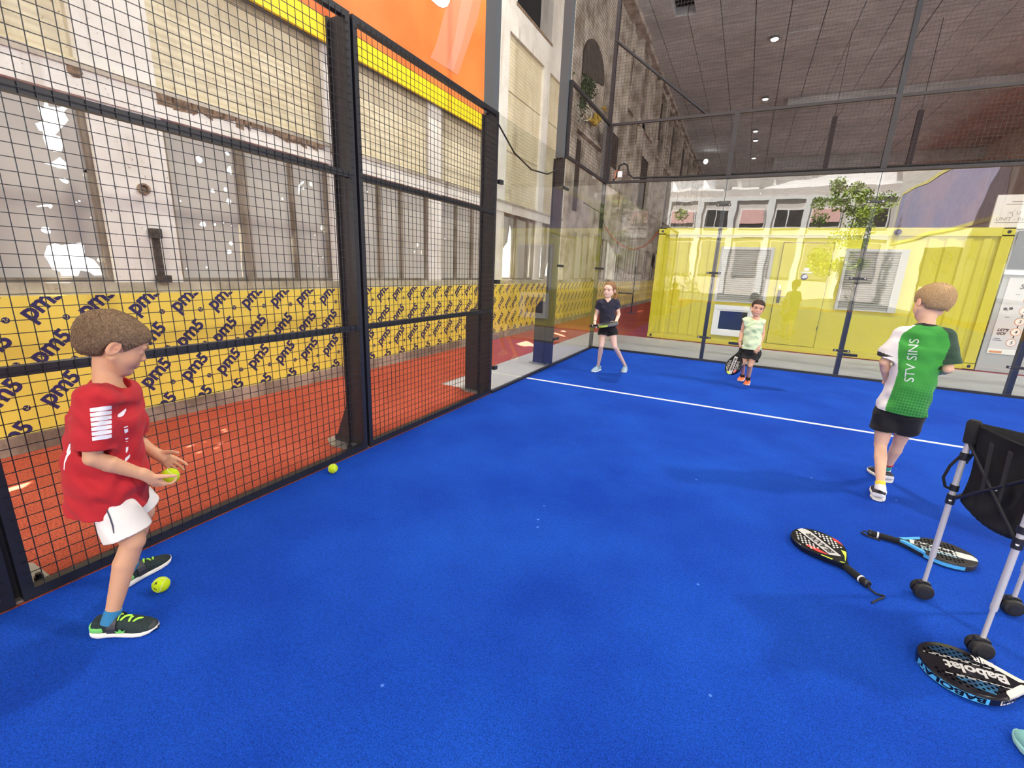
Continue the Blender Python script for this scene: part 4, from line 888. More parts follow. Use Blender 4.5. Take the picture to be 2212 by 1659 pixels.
def head_ops(c, Rm, H, ears=True, female=False):
    T = lambda x, y, z: c + Rm @ A3((x, y, z)) * H
    o = []
    o.append(('u', Ell(T(-.07, 0, .13), A3((.44, .365, .37)) * H, Rm), 0))
    o.append(('u', Ell(T(.145, 0, -.13), A3((.275, .275, .34)) * H, Rm), .08 * H))
    o.append(('u', Ell(T(.19, 0, .15), A3((.225, .28, .22)) * H, Rm), .08 * H))
    o.append(('u', Ell(T(.295, 0, -.395), A3((.10, .10, .08)) * H, Rm), .09 * H))
    for s in (-1, 1):
        o.append(('u', Ell(T(.20, s * .15, -.17), A3((.13, .12, .13)) * H, Rm), .08 * H))
        o.append(('u', Cone(T(-.02, s * .27, -.22), T(.2, s * .12, -.40), .06 * H, .06 * H), .10 * H))
    for s in (-1, 1):
        o.append(('s', Ell(T(.43, s * .15, .0), A3((.065, .085, .05)) * H, Rm), .05 * H))
        o.append(('u', Cone(T(.355, s * .22, .075), T(.405, s * .07, .07), .022 * H, .024 * H), .05 * H))
        o.append(('u', Ell(T(.325, s * .15, -.005), A3((.066, .078, .062)) * H, Rm), .02 * H))
    o.append(('u', Cone(T(.39, 0, .02), T(.465, 0, -.115), .028 * H, .04 * H), .05 * H))
    for s in (-1, 1): o.append(('u', Ell(T(.42, s * .045, -.135), A3((.045, .03, .028)) * H, Rm), .03 * H))
    o.append(('u', Ell(T(.385, 0, -.245), A3((.05, .105, .05)) * H, Rm), .05 * H))
    o.append(('u', Cone(T(.40, -.06, -.25), T(.415, 0, -.238), .018 * H, .022 * H), .015 * H)); o.append(('u', Cone(T(.40, .06, -.25), T(.415, 0, -.238), .018 * H, .022 * H), .015 * H))
    o.append(('u', Cone(T(.395, -.04, -.29), T(.395, .04, -.29), .023 * H, .023 * H), .015 * H))
    o.append(('s', Cone(T(.44, -.075, -.268), T(.44, .075, -.268), .008 * H, .008 * H), .012 * H))
    if ears:
        for s in (-1, 1):
            tl = Rm @ np.array([[math.cos(.25), 0, math.sin(.25)], [0, 1, 0], [-math.sin(.25), 0, math.cos(.25)]])
            o.append(('u', Ell(T(-.08, s * .375, -.055), A3((.09, .034, .142)) * H, tl), .03 * H))
            o.append(('s', Ell(T(-.06, s * .412, -.045), A3((.055, .036, .095)) * H, tl), .02 * H))
            o.append(('u', Ell(T(-.05, s * .385, -.045), A3((.015, .015, .03)) * H, tl), .015 * H))
    return o
def skin_color(P, base, c, Rm, H, freckle=0):
    q = (P - c) @ Rm / H; col = np.tile(A3(base), (len(P), 1))
    def blend(mask, cc): nonlocal col; col = col * (1 - mask[:, None]) + A3(cc) * mask[:, None]
    front = q[:, 0] > .3
    lips = np.exp(-((q[:, 1] / .08) ** 4 + ((q[:, 2] + .268) / .036) ** 4)) * front; blend(lips * .65, (.56, .22, .18))
    for s in (-1, 1):
        ch = np.exp(-(((q[:, 1] - s * .2) / .1) ** 2 + ((q[:, 2] + .16) / .09) ** 2)) * (q[:, 0] > .15); blend(ch * .28, (base[0] * 1.05, base[1] * .72, base[2] * .66))
        ea = np.exp(-(((q[:, 0] + .08) / .09) ** 2 + ((q[:, 1] - s * .39) / .05) ** 2 + ((q[:, 2] + .04) / .12) ** 2)); blend(ea * .4, (base[0] * 1.0, base[1] * .62, base[2] * .55))
    return np.clip(col, 0, 1)
def hand_ops(w, dirn, palm_n, side, L, curl=(.35, .35, .35, .35), thumb_out=.9, spread=.1, tcurl=.3):
    """w wrist, dirn along hand, palm_n out of the palm, side = +1 if the thumb lies towards cross(dirn,palm_n)"""
    d = unit(dirn); n = unit(A3(palm_n) - d * (A3(palm_n) @ d)); t = np.cross(d, n) * side; o = []
    pl = .48 * L
    for k, (y, r0, r1) in enumerate(((.13, .085, .075), (.045, .09, .08), (-.045, .088, .078), (-.125, .078, .07))):
        o.append(('u', Cone(w + t * y * L * .55, w + d * pl + t * y * L * 1.25, r0 * L, r1 * L), .05 * L))
    o.append(('u', Ell(w + d * .2 * L + t * .12 * L + n * .04 * L, A3((.17, .09, .07)) * L, np.stack([d, t, n], 1)), .05 * L))
    fl = (.42, .47, .44, .34)
    for k in range(4):
        y = (.15, .05, -.05, -.145)[k]; b = w + d * pl * (1 if k < 3 else .93) + t * y * L * 1.2; a = 0; cur = b; sp = spread * (1.5 - k)
        r = (.052, .053, .05, .044)[k] * L
        for j, seg in enumerate((.45, .3, .25)):
            a += curl[k] * (1.0, 1.15, .8)[j]; dd = unit(d * math.cos(a) + n * math.sin(a) + t * sp * math.cos(a)); nx = cur + dd * fl[k] * L * seg
            o.append(('u', Cone(cur, nx, r, r * .92), .008 * L)); cur = nx; r *= .92
    b = w + d * .12 * L + t * .16 * L + n * .03 * L; dd = unit(d * (1 - .45 * thumb_out) + t * thumb_out + n * .35)
    m = b + dd * .26 * L; dd2 = unit(dd + d * tcurl * 1.5 + n * tcurl); m2 = m + dd2 * .2 * L
    o += [('u', Cone(b, m, .075 * L, .058 * L), .03 * L), ('u', Cone(m, m2, .057 * L, .048 * L), .008 * L)]
    return o
def limb(a, b, prof, k=.02):
    k = .005; a, b = A3(a), A3(b); return [('u', Cone(a + (b - a) * prof[i][0], a + (b - a) * prof[i + 1][0], prof[i][1], prof[i + 1][1]), k) for i in range(len(prof) - 1)]
def body_ops(J, g, gl=None):
    gl = gl or g
    """g: girth scale. J joints: pelvis chest neck, shoulder/elbow/wrist, hip/knee/ankle + _l/_r"""
    o = []; lat = unit(J['shoulder_l'] - J['shoulder_r']); up = unit(J['neck'] - J['pelvis']); fw = np.cross(lat, up); Rt = np.stack([unit(fw), lat, up], 1)
    lh = unit(J['hip_l'] - J['hip_r']); Rh = np.stack([unit(np.cross(lh, up)), lh, up], 1)
    o.append(('u', Ell(J['pelvis'], A3((.078, .102, .085)) * g, Rh), 0))
    mid = (J['pelvis'] + J['chest']) / 2
    o.append(('u', Ell(mid, A3((.072, .09, .11)) * g, Rt), .05)); o.append(('u', Ell(J['chest'], A3((.078, .105, .12)) * g, Rt), .05))
    o.append(('u', Cone(J['shoulder_l'] - lat * .02, J['shoulder_r'] + lat * .02, .042 * g, .042 * g), .05))
    o.append(('u', Cone(J['neck'] - up * .04, J['headbase'], .046 * g, .040 * g), .03))
    for s in 'lr':
        o += limb(J['shoulder_' + s], J['elbow_' + s], [(0, .038 * g), (.45, .034 * g), (1, .027 * g)], .02)
        o += limb(J['elbow_' + s], J['wrist_' + s], [(0, .027 * g), (.3, .029 * g), (1, .0185 * g)], .012)
        o += limb(J['hip_' + s], J['knee_' + s], [(0, .066 * g), (.5, .053 * gl), (1, .039 * gl)], .03)
        kn = J['knee_' + s]; an = J['ankle_' + s]; back = -unit(J.get('toe_' + s, an + Rh[:, 0]) - an)
        o += [('u', Ell(kn - back * .006, A3((.036, .036, .040)) * gl, Rt), .006)]
        m_ = kn + (an - kn) * .32 - back * .0 + back * .006
        o += [('u', Cone(kn, m_, .036 * gl, .0375 * gl), .006), ('u', Cone(m_, an, .0375 * gl, .0235 * gl), .006)]
        if 'heel_' + s in J: 
            fd = unit(J['toe_' + s] - J['heel_' + s]); o += [('u', Cone(an, J['heel_' + s] + fd * .03 + A3((0, 0, .032)), .0235 * gl, .020), .01), ('u', Cone(J['heel_' + s] + fd * .03 + A3((0, 0, .032)), J['toe_' + s] - fd * .06 + A3((0, 0, .024)), .020, .011), .01)]
    return o, Rt, Rh, up
def mesh_surf(obj_, c, Rm, H):
    bm_ = bmesh.new(); bm_.from_mesh(obj_.data); bvh = BVHTree.FromBMesh(bm_); bm_.free(); cc = A3((-.07, 0, .10))
    def f(q):
        q = unit(q); h, n_, i, d = bvh.ray_cast(Vector(c + Rm @ (cc + q * .9) * H), Vector(-(Rm @ q)), .9 * H)
        return (Rm.T @ (A3(h) - c)) / H if h is not None else scalp(q) * .96
    return f
def hair_tufts(mb, surf_fn, crown, n, L, seed, c, Rm, H, region, droop=.0, r=.0022, comb=None):
    """short tapered locks lying on the scalp, combed away from the crown"""
    rr = np.random.RandomState(seed); k = 0
    while k < n:
        q = rr.normal(0, 1, 3); q /= np.linalg.norm(q)
        if not region(q): continue
        k += 1
        p = surf_fn(q); nrm = unit(q)
        fl = q - crown; fl = fl - nrm * (fl @ nrm); fl = unit(fl + rr.normal(0, .18, 3)) if comb is None else unit(comb(q) - nrm * (comb(q) @ nrm) + rr.normal(0, .18, 3))
        l = L * rr.uniform(.6, 1.2); rad = r * rr.uniform(.7, 1.3); pts = []
        for j in range(4):
            t = j / 3; dq = unit(q + fl * l / H * t / .4); pts.append(Vector(c + Rm @ (surf_fn(dq) + nrm * (.006 + .022 * t * rr.uniform(-.1, 1)) - A3((0, 0, droop * t * t))) * H))
        mb.tube(pts, [rad, rad * 1.0, rad * .75, rad * .2], 4, cap=False)
def shoe(parent, heel, toe, zrot_up, L, W, cols, laces=True, name='shoe', sole_h=.022, strap=False, roll=0):
    """lofted trainer from heel point to toe point (ground level points)"""
    heel, toe = A3(heel), A3(toe); f = unit(toe - heel); up = A3(zrot_up); up = unit(up - f * (up @ f)); l = np.cross(up, f); o0 = heel
    def loft(st, n, zmin=None):
        mb = MB(); vs = []
        for (t, w, z0, z1, e) in st:
            for j in range(n):
                a = 2 * PI * j / n; ca_, sa_ = math.cos(a), math.sin(a); x = abs(ca_) ** (2 / e) * (1 if ca_ > 0 else -1) * w; z = (z0 + z1) / 2 + abs(sa_) ** (2 / e) * (1 if sa_ > 0 else -1) * (z1 - z0) / 2
                p = o0 + f * (t * L) + l * x + up * z; vs.append(tuple(p))
        k = len(st); fs = [(i * n + j, i * n + (j + 1) % n, (i + 1) * n + (j + 1) % n, (i + 1) * n + j) for i in range(k - 1) for j in range(n)] + [tuple(range(n - 1, -1, -1)), tuple((k - 1) * n + j for j in range(n))]
        mb.add(vs, fs); return mb
    W2 = W / 2; s = L / .2
    prof = [(-.02, .55), (.03, .78), (.12, .86), (.25, .82), (.4, .80), (.55, .92), (.7, 1.0), (.82, .95), (.92, .72), (.98, .42), (1.01, .15)]
    top = {-.02: .05, .03: .066, .12: .068, .25: .066, .4: .064, .55: .056, .7: .044, .82: .036, .92: .030, .98: .024, 1.01: .016}
    up_ = loft([(t, W2 * w * .95, .004, top[t] * s, 2.4) for t, w in prof], 20).build('shoe_upper', cols['upper'], None, smooth=True)
    root = link(name, bpy.data.meshes.new('x'), parent) if False else up_
    root.name = name; root.parent = parent; root.matrix_parent_inverse = parent_matrix(parent).inverted()
    so = loft([(t * 1.0 - (.01 if t < 0 else 0), W2 * w * 1.04 + .001, (.0 if .08 < t < .85 else .003 + (.008 if t > .95 else 0)) , sole_h * s * (1.15 if t < .3 else .85), 4) for t, w in prof], 20).build('sole', cols['sole'], root, smooth=True)
    if 'heel' in cols: loft([(t, W2 * w * .985, .018 * s, .05 * s - .0 * t, 3) for t, w in ((-.03, .55), (.0, .75), (.1, .87), (.2, .83), (.3, .6))], 16).build('heel_patch', cols['heel'], root, smooth=True)
    if 'toecap' in cols: loft([(t, W2 * w * .985, .01, top[t] * s * 1.03, 2.4) for t, w in prof if t > .85], 16).build('toe_cap', cols['toecap'], root, smooth=True)
    if laces:
        for i in range(4):
            t = .42 + .085 * i; z = (.067 - .0075 * i) * s; w = W2 * .42
            pts = [o0 + f * (t * L + (.012 if i % 2 else -.0) * q_) + l * w * q_ + up * (z + .004 - .012 * abs(q_) ** 2) for q_ in (-1, -.5, 0, .5, 1)]
            MB().tube([Vector(p) for p in pts], .0038 * s, 6).build('lace', cols['lace'], root, smooth=True)
    if strap:
        pts = [o0 + f * (L * .36) + l * W2 * .9 * math.cos(a) + up * (.022 + .05 * math.sin(a)) * s for a in [PI * j / 10 for j in range(11)]]
        m = MB(); 
        for p, q_ in zip(pts[:-1], pts[1:]): m.bar(p + f * 0, q_, .004, .0)
        m = MB(); vs = []
        for p in pts: vs += [tuple(p - f * .014 * s + 0 * up), tuple(p + f * .014 * s)]
        pts2 = [o0 + f * (L * .36) + l * (W2 * .9 + .003) * math.cos(a) + up * (.025 + .052 * math.sin(a)) * s for a in [PI * j / 10 for j in range(11)]]
        for p in pts2: vs += [tuple(p - f * .014 * s), tuple(p + f * .014 * s)]
        k = 11; fs = [(2 * i, 2 * i + 1, 2 * i + 3, 2 * i + 2) for i in range(k - 1)] + [(2 * k + 2 * i, 2 * k + 2 * i + 2, 2 * k + 2 * i + 3, 2 * k + 2 * i + 1) for i in range(k - 1)] + [(2 * i, 2 * i + 2, 2 * k + 2 * i + 2, 2 * k + 2 * i) for i in range(k - 1)] + [(2 * i + 1, 2 * k + 2 * i + 1, 2 * k + 2 * i + 3, 2 * i + 3) for i in range(k - 1)]
        m.add(vs, fs); m.build('strap', cols.get('strap', cols['upper']), root)
    return root
def project(name, polys, origin, u, v, target, mt, parent, off=.0015, sub=0):
    """lay flat shapes (u,v outlines or (verts,faces)) on a curved surface by casting along -u x v"""
    u, v = unit(u), unit(v); n = np.cross(u, v); o = A3(origin)
    bmT = bmesh.new(); bmT.from_mesh(target.data); bvh = BVHTree.FromBMesh(bmT)
    if isinstance(polys, tuple): V, F = polys
    else:
        V, F = [], []
        for p in polys: b = len(V); V += list(p); F.append(tuple(range(b, b + len(p))))
    bm = bmesh.new(); bv = [bm.verts.new((a, b_, 0)) for a, b_ in V]
    for f in F:
        try: bm.faces.new([bv[i] for i in f])
        except ValueError: pass
    bmesh.ops.triangulate(bm, faces=bm.faces)
    for _ in range(sub): bmesh.ops.subdivide_edges(bm, edges=bm.edges[:], cuts=1, use_grid_fill=True)
    for x in bm.verts:
        p = o + u * x.co.x + v * x.co.y + n * .4; h, nn, i, d = bvh.ray_cast(Vector(p), Vector(-n), 1.0)
        if h is None: x.co = Vector((0, 0, -99))
        else: x.co = h + Vector(n) * off
    bmesh.ops.delete(bm, geom=[x for x in bm.verts if x.co.z < -50], context='VERTS')
    me = bpy.data.meshes.new(name); bm.to_mesh(me); bm.free(); bmT.free(); me.materials.append(mt); return link(name, me, parent)
# ------------------------------------------------------------------ clothes
class Frust:
    """flat ended cone, elliptical section (width scaled kx along u)"""
    def __init__(s, a, b, ra, rb, u=None, kx=1.0, rnd=False, fold=None):
        s.rnd = rnd; s.fold = fold; s.a, s.b, s.ra, s.rb, s.kx = A3(a), A3(b), ra, rb, kx; s.L = np.linalg.norm(s.b - s.a); s.ax = (s.b - s.a) / s.L
        s.u = None if u is None else unit(A3(u) - s.ax * (A3(u) @ s.ax)); r = max(ra, rb) * max(1, kx) + .01; s.lo = np.minimum(s.a, s.b) - r; s.hi = np.maximum(s.a, s.b) + r
    def d(s, P):
        q = P - s.a; t = q @ s.ax; w = q - t[:, None] * s.ax
        if s.u is not None: x = w @ s.u; w = w + ((x / s.kx - x)[:, None]) * s.u
        r = s.ra + (s.rb - s.ra) * np.clip(t / s.L, -.3, 1.3); rad = np.sqrt((w * w).sum(1)) - r + (s.fold(P) if s.fold else 0)
        if s.rnd: rad = np.where(t < 0, np.sqrt((w * w).sum(1) + t * t) - s.ra + (s.fold(P) if s.fold else 0), rad); return np.maximum(rad, t - s.L)
        return np.maximum(rad, np.maximum(-t, t - s.L))
def shirt_ops(J, g, Rt, up, hem, hem_r, kx, sl_t, sl_r, neck_r=.055, loose=.014, sleeve=True, chest_k=1.0, v=0, fold=None, thin=.009):
    o = []; lat, fw = Rt[:, 1], Rt[:, 0]
    o.append(('u', Ell(J['chest'], A3((.080, .108, .125)) * g * chest_k + loose, Rt), 0))
    o.append(('u', Cone(J['shoulder_l'] - lat * .015, J['shoulder_r'] + lat * .015, .044 * g + loose * .5, .044 * g + loose * .5), .04))
    o.append(('u', Cone(J['neck'] - up * .02, J['neck'] - up * .05, .05 * g + loose * .3, .07 * g), .04))
    if fold: o.append(('n', fold, 0))
    c0 = J['chest'] + up * .02; o.append(('u', Frust(c0, hem, .085 * g + loose, hem_r, lat, kx, fold=fold), .03))
    ds = unit(hem - c0); o.append(('s', Frust(hem - ds * .05, hem + ds * .03, hem_r - thin * 1.5, hem_r - thin, lat, kx, fold=fold), .003))
    for s_ in 'lr':
        a, b = J['shoulder_' + s_], J['elbow_' + s_]; e = a + (b - a) * sl_t; d_ = unit(b - a)
        if sleeve:
            o.append(('u', Frust(a, e, .046 * g + loose * .4, sl_r, rnd=True, fold=fold), .035)); o.append(('s', Frust(e - d_ * .03, e + d_ * .03, sl_r - thin * 1.3, sl_r - thin, fold=fold), .002))
        else: o.append(('s', Cone(a + d_ * .015 + lat * (.02 if s_ == 'l' else -.02), a + d_ * .16 + lat * (.02 if s_ == 'l' else -.02), .046 * g, .05 * g), .006))
    nk = J['neck'] + fw * .012; o.append(('s', Cone(nk - up * .004, nk + up * .12, neck_r, neck_r * 1.3), .006))
    if v: o.append(('s', Cone(nk + fw * .04 - up * v, nk + fw * .05 + up * .08, .004, .05), .004))
    return o
def shorts_ops(J, g, Rh, up, t_end, r_end, waist_up=.08, rs=.080, fold=None, kx=1.0, rp=(.085, .112, .09), thin=.009):
    o = [('u', Ell(J['pelvis'] + up * .01, A3(rp) * g, Rh), 0), ('u', Frust(J['pelvis'] + up * waist_up, J['pelvis'] - up * .03, .08 * g, .09 * g, Rh[:, 1], 1.2), .02)]
    if fold: o.append(('n', fold, 0))
    for s_ in 'lr':
        a, b = J['hip_' + s_], J['knee_' + s_]; e = a + (b - a) * t_end; o.append(('u', Frust(a, e, rs * g, r_end, rnd=True, fold=fold), .02))
    for s_ in 'lr':
        a, b = J['hip_' + s_], J['knee_' + s_]; e = a + (b - a) * t_end; d_ = unit(b - a); o.append(('s', Frust(e - d_ * .04, e + d_ * .03, r_end - thin * 1.6, r_end - thin, fold=fold), .002))
    return o
def eyes(par, c, Rm, H, look=(1, 0, -.05), iris=None, rad=.054):
    for s in (-1, 1):
        T = lambda x, y, z: Vector(c + Rm @ A3((x, y, z)) * H); p = A3((.337, s * .15, -.002))
        d_ = unit(look); e = MB()
        n = 14; rows = []
        e.lathe(Vector(c + Rm @ (p - d_ * rad) * H), Vector(Rm @ d_), [(rad * H * (1 - math.cos(PI * i / n)), max(1e-5, rad * H * 1.08 * math.sin(PI * i / n))) for i in range(n + 1)], 18)
        o = e.build('eye', M['eye_white'], par, smooth=True)
        i_ = MB(); i_.lathe(Vector(c + Rm @ (p + d_ * rad * .86) * H), Vector(Rm @ d_), [(0, .034 * H), (rad * .11 * H, .028 * H), (rad * .17 * H, .012 * H)], 14); i_.build('iris', iris or M['iris'], o, smooth=True)
def brow(par, c, Rm, H, m, lift=0):
    for s in (-1, 1):
        T = lambda x, y, z: Vector(c + Rm @ A3((x, y, z)) * H)
        MB().tube([T(.345, s * .255, .07 + lift), T(.398, s * .19, .105 + lift), T(.425, s * .12, .10 + lift), T(.437, s * .07, .085 + lift)], [.004 * H, .014 * H, .015 * H, .006 * H], 6).build('eyebrow', m, par, smooth=True)
        MB().tube([T(.338, s * .225, .0), T(.378, s * .19, .035), T(.398, s * .15, .043), T(.40, s * .10, .028), T(.385, s * .075, .0)], [.003 * H, .007 * H, .008 * H, .006 * H, .002 * H], 6).build('eyelashes', m, par, smooth=True)
def hair_mat(name, c1, c2):
    m = mat(name, c1, .55, var=0, col2=c2, vscale=170, bump=.5, bscale=260, spec=.3); return m
def scalp(q):
    """radius-like point on the skull (head units) for direction q from the skull centre"""
    q = unit(q); return A3((-.07, 0, .13)) + q * (1 / math.sqrt((q[0] / .455) ** 2 + (q[1] / .385) ** 2 + (q[2] / .39) ** 2))
def joints(B, spec):
    return {k: at(v[0], v[1], B, v[2]) for k, v in spec.items()}
def show(nm, J):
    L = lambda a, b: round(float(np.linalg.norm(J[a] - J[b])), 3)
    print(nm, {k: L(*k.split('-')) for k in ('hip_l-knee_l', 'hip_r-knee_r', 'knee_l-ankle_l', 'knee_r-ankle_r', 'shoulder_l-elbow_l', 'shoulder_r-elbow_r', 'elbow_l-wrist_l', 'elbow_r-wrist_r', 'pelvis-neck', 'shoulder_l-shoulder_r', 'hip_l-hip_r')})
WHITE = srgb(232, 227, 220)
# ================================================================== boy in the red shirt
B = (.40, -7.75, 0)
J = joints(B, dict(pelvis=(238, 1040, 0), chest=(232, 905, 0), neck=(234, 824, 0), headbase=(229, 784, 0), shoulder_r=(205, 866, -.112), shoulder_l=(268, 852, .112), elbow_r=(200, 990, -.14), wrist_r=(318, 1028, -.12),
    elbow_l=(288, 950, .12), wrist_l=(340, 981, .05), hip_r=(222, 1052, -.065), hip_l=(256, 1042, .065), knee_r=(287, 1168, -.115), knee_l=(309, 1106, .085), ankle_r=(251, 1308, -.125), ankle_l=(296, 1212, .115)))
J['heel_r'] = A3((.462, -7.905, 0)); J['toe_r'] = A3((.61, -7.80, 0)); J['heel_l'] = A3((.222, -7.735, 0)); J['toe_l'] = A3((.186, -7.545, 0))
J['ankle_r'] = A3((.497, -7.88, .085)); J['ankle_l'] = A3((.222, -7.70, .085))
show('red', J)
g = 1.0; pr = empty('person', tuple(B), 'boy in a red shirt and white shorts holding a tennis ball, beside the mesh fence', 'person')
SK = srgb(208, 158, 124); ops, Rt, Rh, up = body_ops(J, g)
H = .222; hc = at(247, 743, B, 0); fwd = unit(at(300, 763, B, .012) - at(247, 748, B, 0)); upv = unit(A3((0, 0, 1)) + .14 * fwd * A3((1, 1, 0)))
Rm = frame_from(fwd, upv)
ops += [(a, b_, (k if i else .04)) for i, (a, b_, k) in enumerate(head_ops(hc, Rm, H))]
w = J['wrist_r']; dh = unit(at(350, 1050, B, -.10) - at(318, 1028, B, -.12)); pn = unit(at(372, 1015, B, -.06) - at(355, 1047, B, -.10))
ops += [('u', Cone(w - dh * .02, w + dh * .03, .0185, .021), .012)]; ops += hand_ops(w, dh, pn, 1, .135, curl=(.55, .55, .6, .65), thumb_out=.9)
ball_c = w + dh * .09 + pn * .050
w2 = J['wrist_l']; dh2 = unit(at(374, 1001, B, .02) - at(340, 981, B, .05)); pn2 = unit(at(330, 1010, B, -.08) - at(345, 985, B, .04))
ops += [('u', Cone(w2 - dh2 * .02, w2 + dh2 * .03, .0185, .021), .012)]; ops += hand_ops(w2, dh2, pn2, -1, .135, curl=(.2, .25, .3, .35), thumb_out=.7)
body = sculpt_obj('body', ops, .0032, M['skin'], pr, lambda P: skin_color(P, SK, hc, Rm, H), smooth=1)
eyes(pr, hc, Rm, H, look=(1, -.1, -.3)); brow(pr, hc, Rm, H, hair_mat('brown_brow', srgb(150, 112, 82), srgb(120, 88, 64)), 0)
T = lambda x, y, z, c=None: hc + Rm @ A3((x, y, z)) * H
HM = hair_mat('light_brown_hair', srgb(148, 122, 94), srgb(112, 90, 68))
hn = folds(230, .0016, [Rm @ A3((0, 1, .3)), Rm @ A3((0, .6, 1))], 5)
ho = [('u', Ell(T(-.08, 0, .155), A3((.470, .405, .385)) * H, Rm), 0), ('u', Ell(T(-.27, 0, .02), A3((.24, .33, .33)) * H, Rm), .1 * H), ('u', Ell(T(.20, 0, .24), A3((.215, .30, .17)) * H, Rm), .08 * H), ('n', hn, 0),
      ('s', Ell(T(.56, 0, -.16), A3((.52, .6, .40)) * H, Rm), .03 * H),
      ('s', Ell(T(-.05, .4, -.17), A3((.15, .22, .22)) * H, Rm), .03 * H), ('s', Ell(T(-.05, -.4, -.17), A3((.15, .22, .22)) * H, Rm), .03 * H),
      ('s', Ell(T(.0, 0, -.70), A3((.6, .6, .38)) * H, Rm), .04 * H)]
hair = sculpt_obj('hair', ho, .0035, HM, pr, smooth=1)
tm = MB(); hair_tufts(tm, mesh_surf(hair, hc, Rm, H), unit(A3((-.55, .1, .8))) , 4200, .042, 3, hc, Rm, H, lambda q: (q[2] > (-.62 if q[0] < -.35 else -.26) + .75 * max(0, q[0]) + (.12 if abs(q[1]) > .7 else 0) and not (q[0] > .3 and q[2] < .18)) , droop=.0, r=.0021)
tm.build('hair_locks', HM, hair)
RED = srgb(182, 26, 36)
sh_ops = shirt_ops(J, g, Rt, up, at(235, 1090, B, 0), .122, 1.24, .84, .060, neck_r=.055, thin=.010, loose=.020, fold=folds(52, .0085, [(0, 0, 1), (.3, 1, .8), (.5, .2, 1)], 2))
sh_ops.insert(3, ('u', Ell(J['pelvis'] + up * .015, A3((.112, .146, .045)), Rh), .03)); sh_ops.insert(3, ('u', Ell(at(205, 985, B, 0), A3((.085, .12, .12)), Rt), .05))
shirt = sculpt_obj('shirt', sh_ops, .0042, M['cloth'], pr, lambda P: np.tile(A3(RED), (len(P), 1)), smooth=1)
st_ops = shorts_ops(J, g, Rh, up, .84, .080, rp=(.082, .10, .085), rs=.060, fold=folds(50, .0035, [(0, 0, 1), (.6, 1, .3)], 4))
shorts = sculpt_obj('shorts', st_ops, .0042, M['cloth'], pr, lambda P: np.tile(A3(WHITE), (len(P), 1)), smooth=1)
# white bars on the sleeve, chest print, side seam
pw = mat('white_print', srgb(238, 236, 240), .6)
def on_plane_cam(px, py, s): return at(px, py, B, s)
def cam_axes(px, py, s=0):
    """local right / up axes of the viewing plane around a pixel and metres per pixel"""
    o = at(px, py, B, s); u = at(px + 10, py, B, s) - o; v = at(px, py - 10, B, s) - o; n = unit(CAM - o); u = unit(u - n * (u @ n)); v = np.cross(n, u); return o, u, v
def pix_outline(pxs, o, u, v, Bp, s=0):
    """pixel outline to (u,v) metres on the plane through o"""
    n = np.cross(u, v); out = []
    for px, py in pxs:
        d_ = CM @ np.array([(px - 1106) / FOC, -(py - 829.5) / FOC, -1.]); t = ((o - CAM) @ n) / (d_ @ n); p = CAM + d_ * t - o; out.append((float(p @ u), float(p @ v)))
    return out
o0, u0, v0 = cam_axes(218, 910, -.14)
zc = lambda L: [(120 + a / 6.38, 820 + b_ / 6.38) for a, b_ in L]
bars = []
for i in range(7):
    ya, yb = 400 + i * 65, 448 + i * 65; xl = 473 + i * 5; bars.append(pix_outline(zc([(xl, ya + 2), (620, ya - 22), (772, ya - 37), (774, yb - 38), (700, yb - 22), (600, yb - 8), (xl + 5, yb + 2)]), o0, u0, v0, B))
project('sleeve_bars', bars, o0, u0, v0, shirt, pw, shirt, .002, sub=2)
marks = [[(860, 500), (880, 480), (970, 405), (975, 430), (940, 500), (900, 525), (862, 530)], [(940, 660), (990, 640), (998, 655), (945, 672)], [(945, 690), (998, 680), (1000, 720), (955, 745)], [(960, 810), (1000, 800), (1003, 815), (965, 830)], [(968, 850), (1000, 840), (990, 852), (970, 862)], [(970, 930), (1002, 920), (1000, 960), (985, 1000), (967, 1000)], [(958, 1080), (1028, 1022), (1020, 1070), (985, 1110), (955, 1130)]]
o1, u1, v1 = cam_axes(270, 940, -.05)
project('chest_print', [pix_outline(zc(m_), o1, u1, v1, B) for m_ in marks], o1, u1, v1, shirt, pw, shirt, .002, sub=1)
bk = [[(186, 860), (190, 900), (186, 960), (140, 1040), (128, 1020), (150, 950)], [(190, 970), (192, 1030), (150, 1080), (110, 1180), (100, 1280), (88, 1270), (95, 1160), (130, 1050)]]
project('back_stripe', [pix_outline(zc(m_), o0, u0, v0, B) for m_ in bk], o0, u0, v0, shirt, pw, shirt, .002, sub=1)
ze = lambda L: [(a / 3.457, 960 + b_ / 3.457) for a, b_ in L]
project('side_seam', [pix_outline(ze([(770, 445), (780, 445), (800, 500), (830, 570), (852, 640), (858, 700), (850, 700), (838, 640), (815, 570), (785, 500)]), o0, u0, v0, B)], o0, u0, v0, shorts, mat('dark_seam', srgb(60, 62, 78), .7), shorts, .0015, sub=2)
sc = {'upper': mat('dark_green_mesh', srgb(30, 48, 50), .8, var=.3, vscale=120, bump=.4, bscale=400), 'sole': mat('white_sole', srgb(236, 234, 226), .6), 'heel': mat('green_heel', srgb(120, 212, 110), .6), 'lace': mat('lime_lace', srgb(176, 240, 80), .7), 'toecap': mat('dark_toe_cap', srgb(40, 44, 50), .5), 'strap': mat('dark_strap', srgb(44, 44, 54), .5)}
BS = mat('blue_sock', srgb(52, 128, 176), .9, bump=.3, bscale=600)
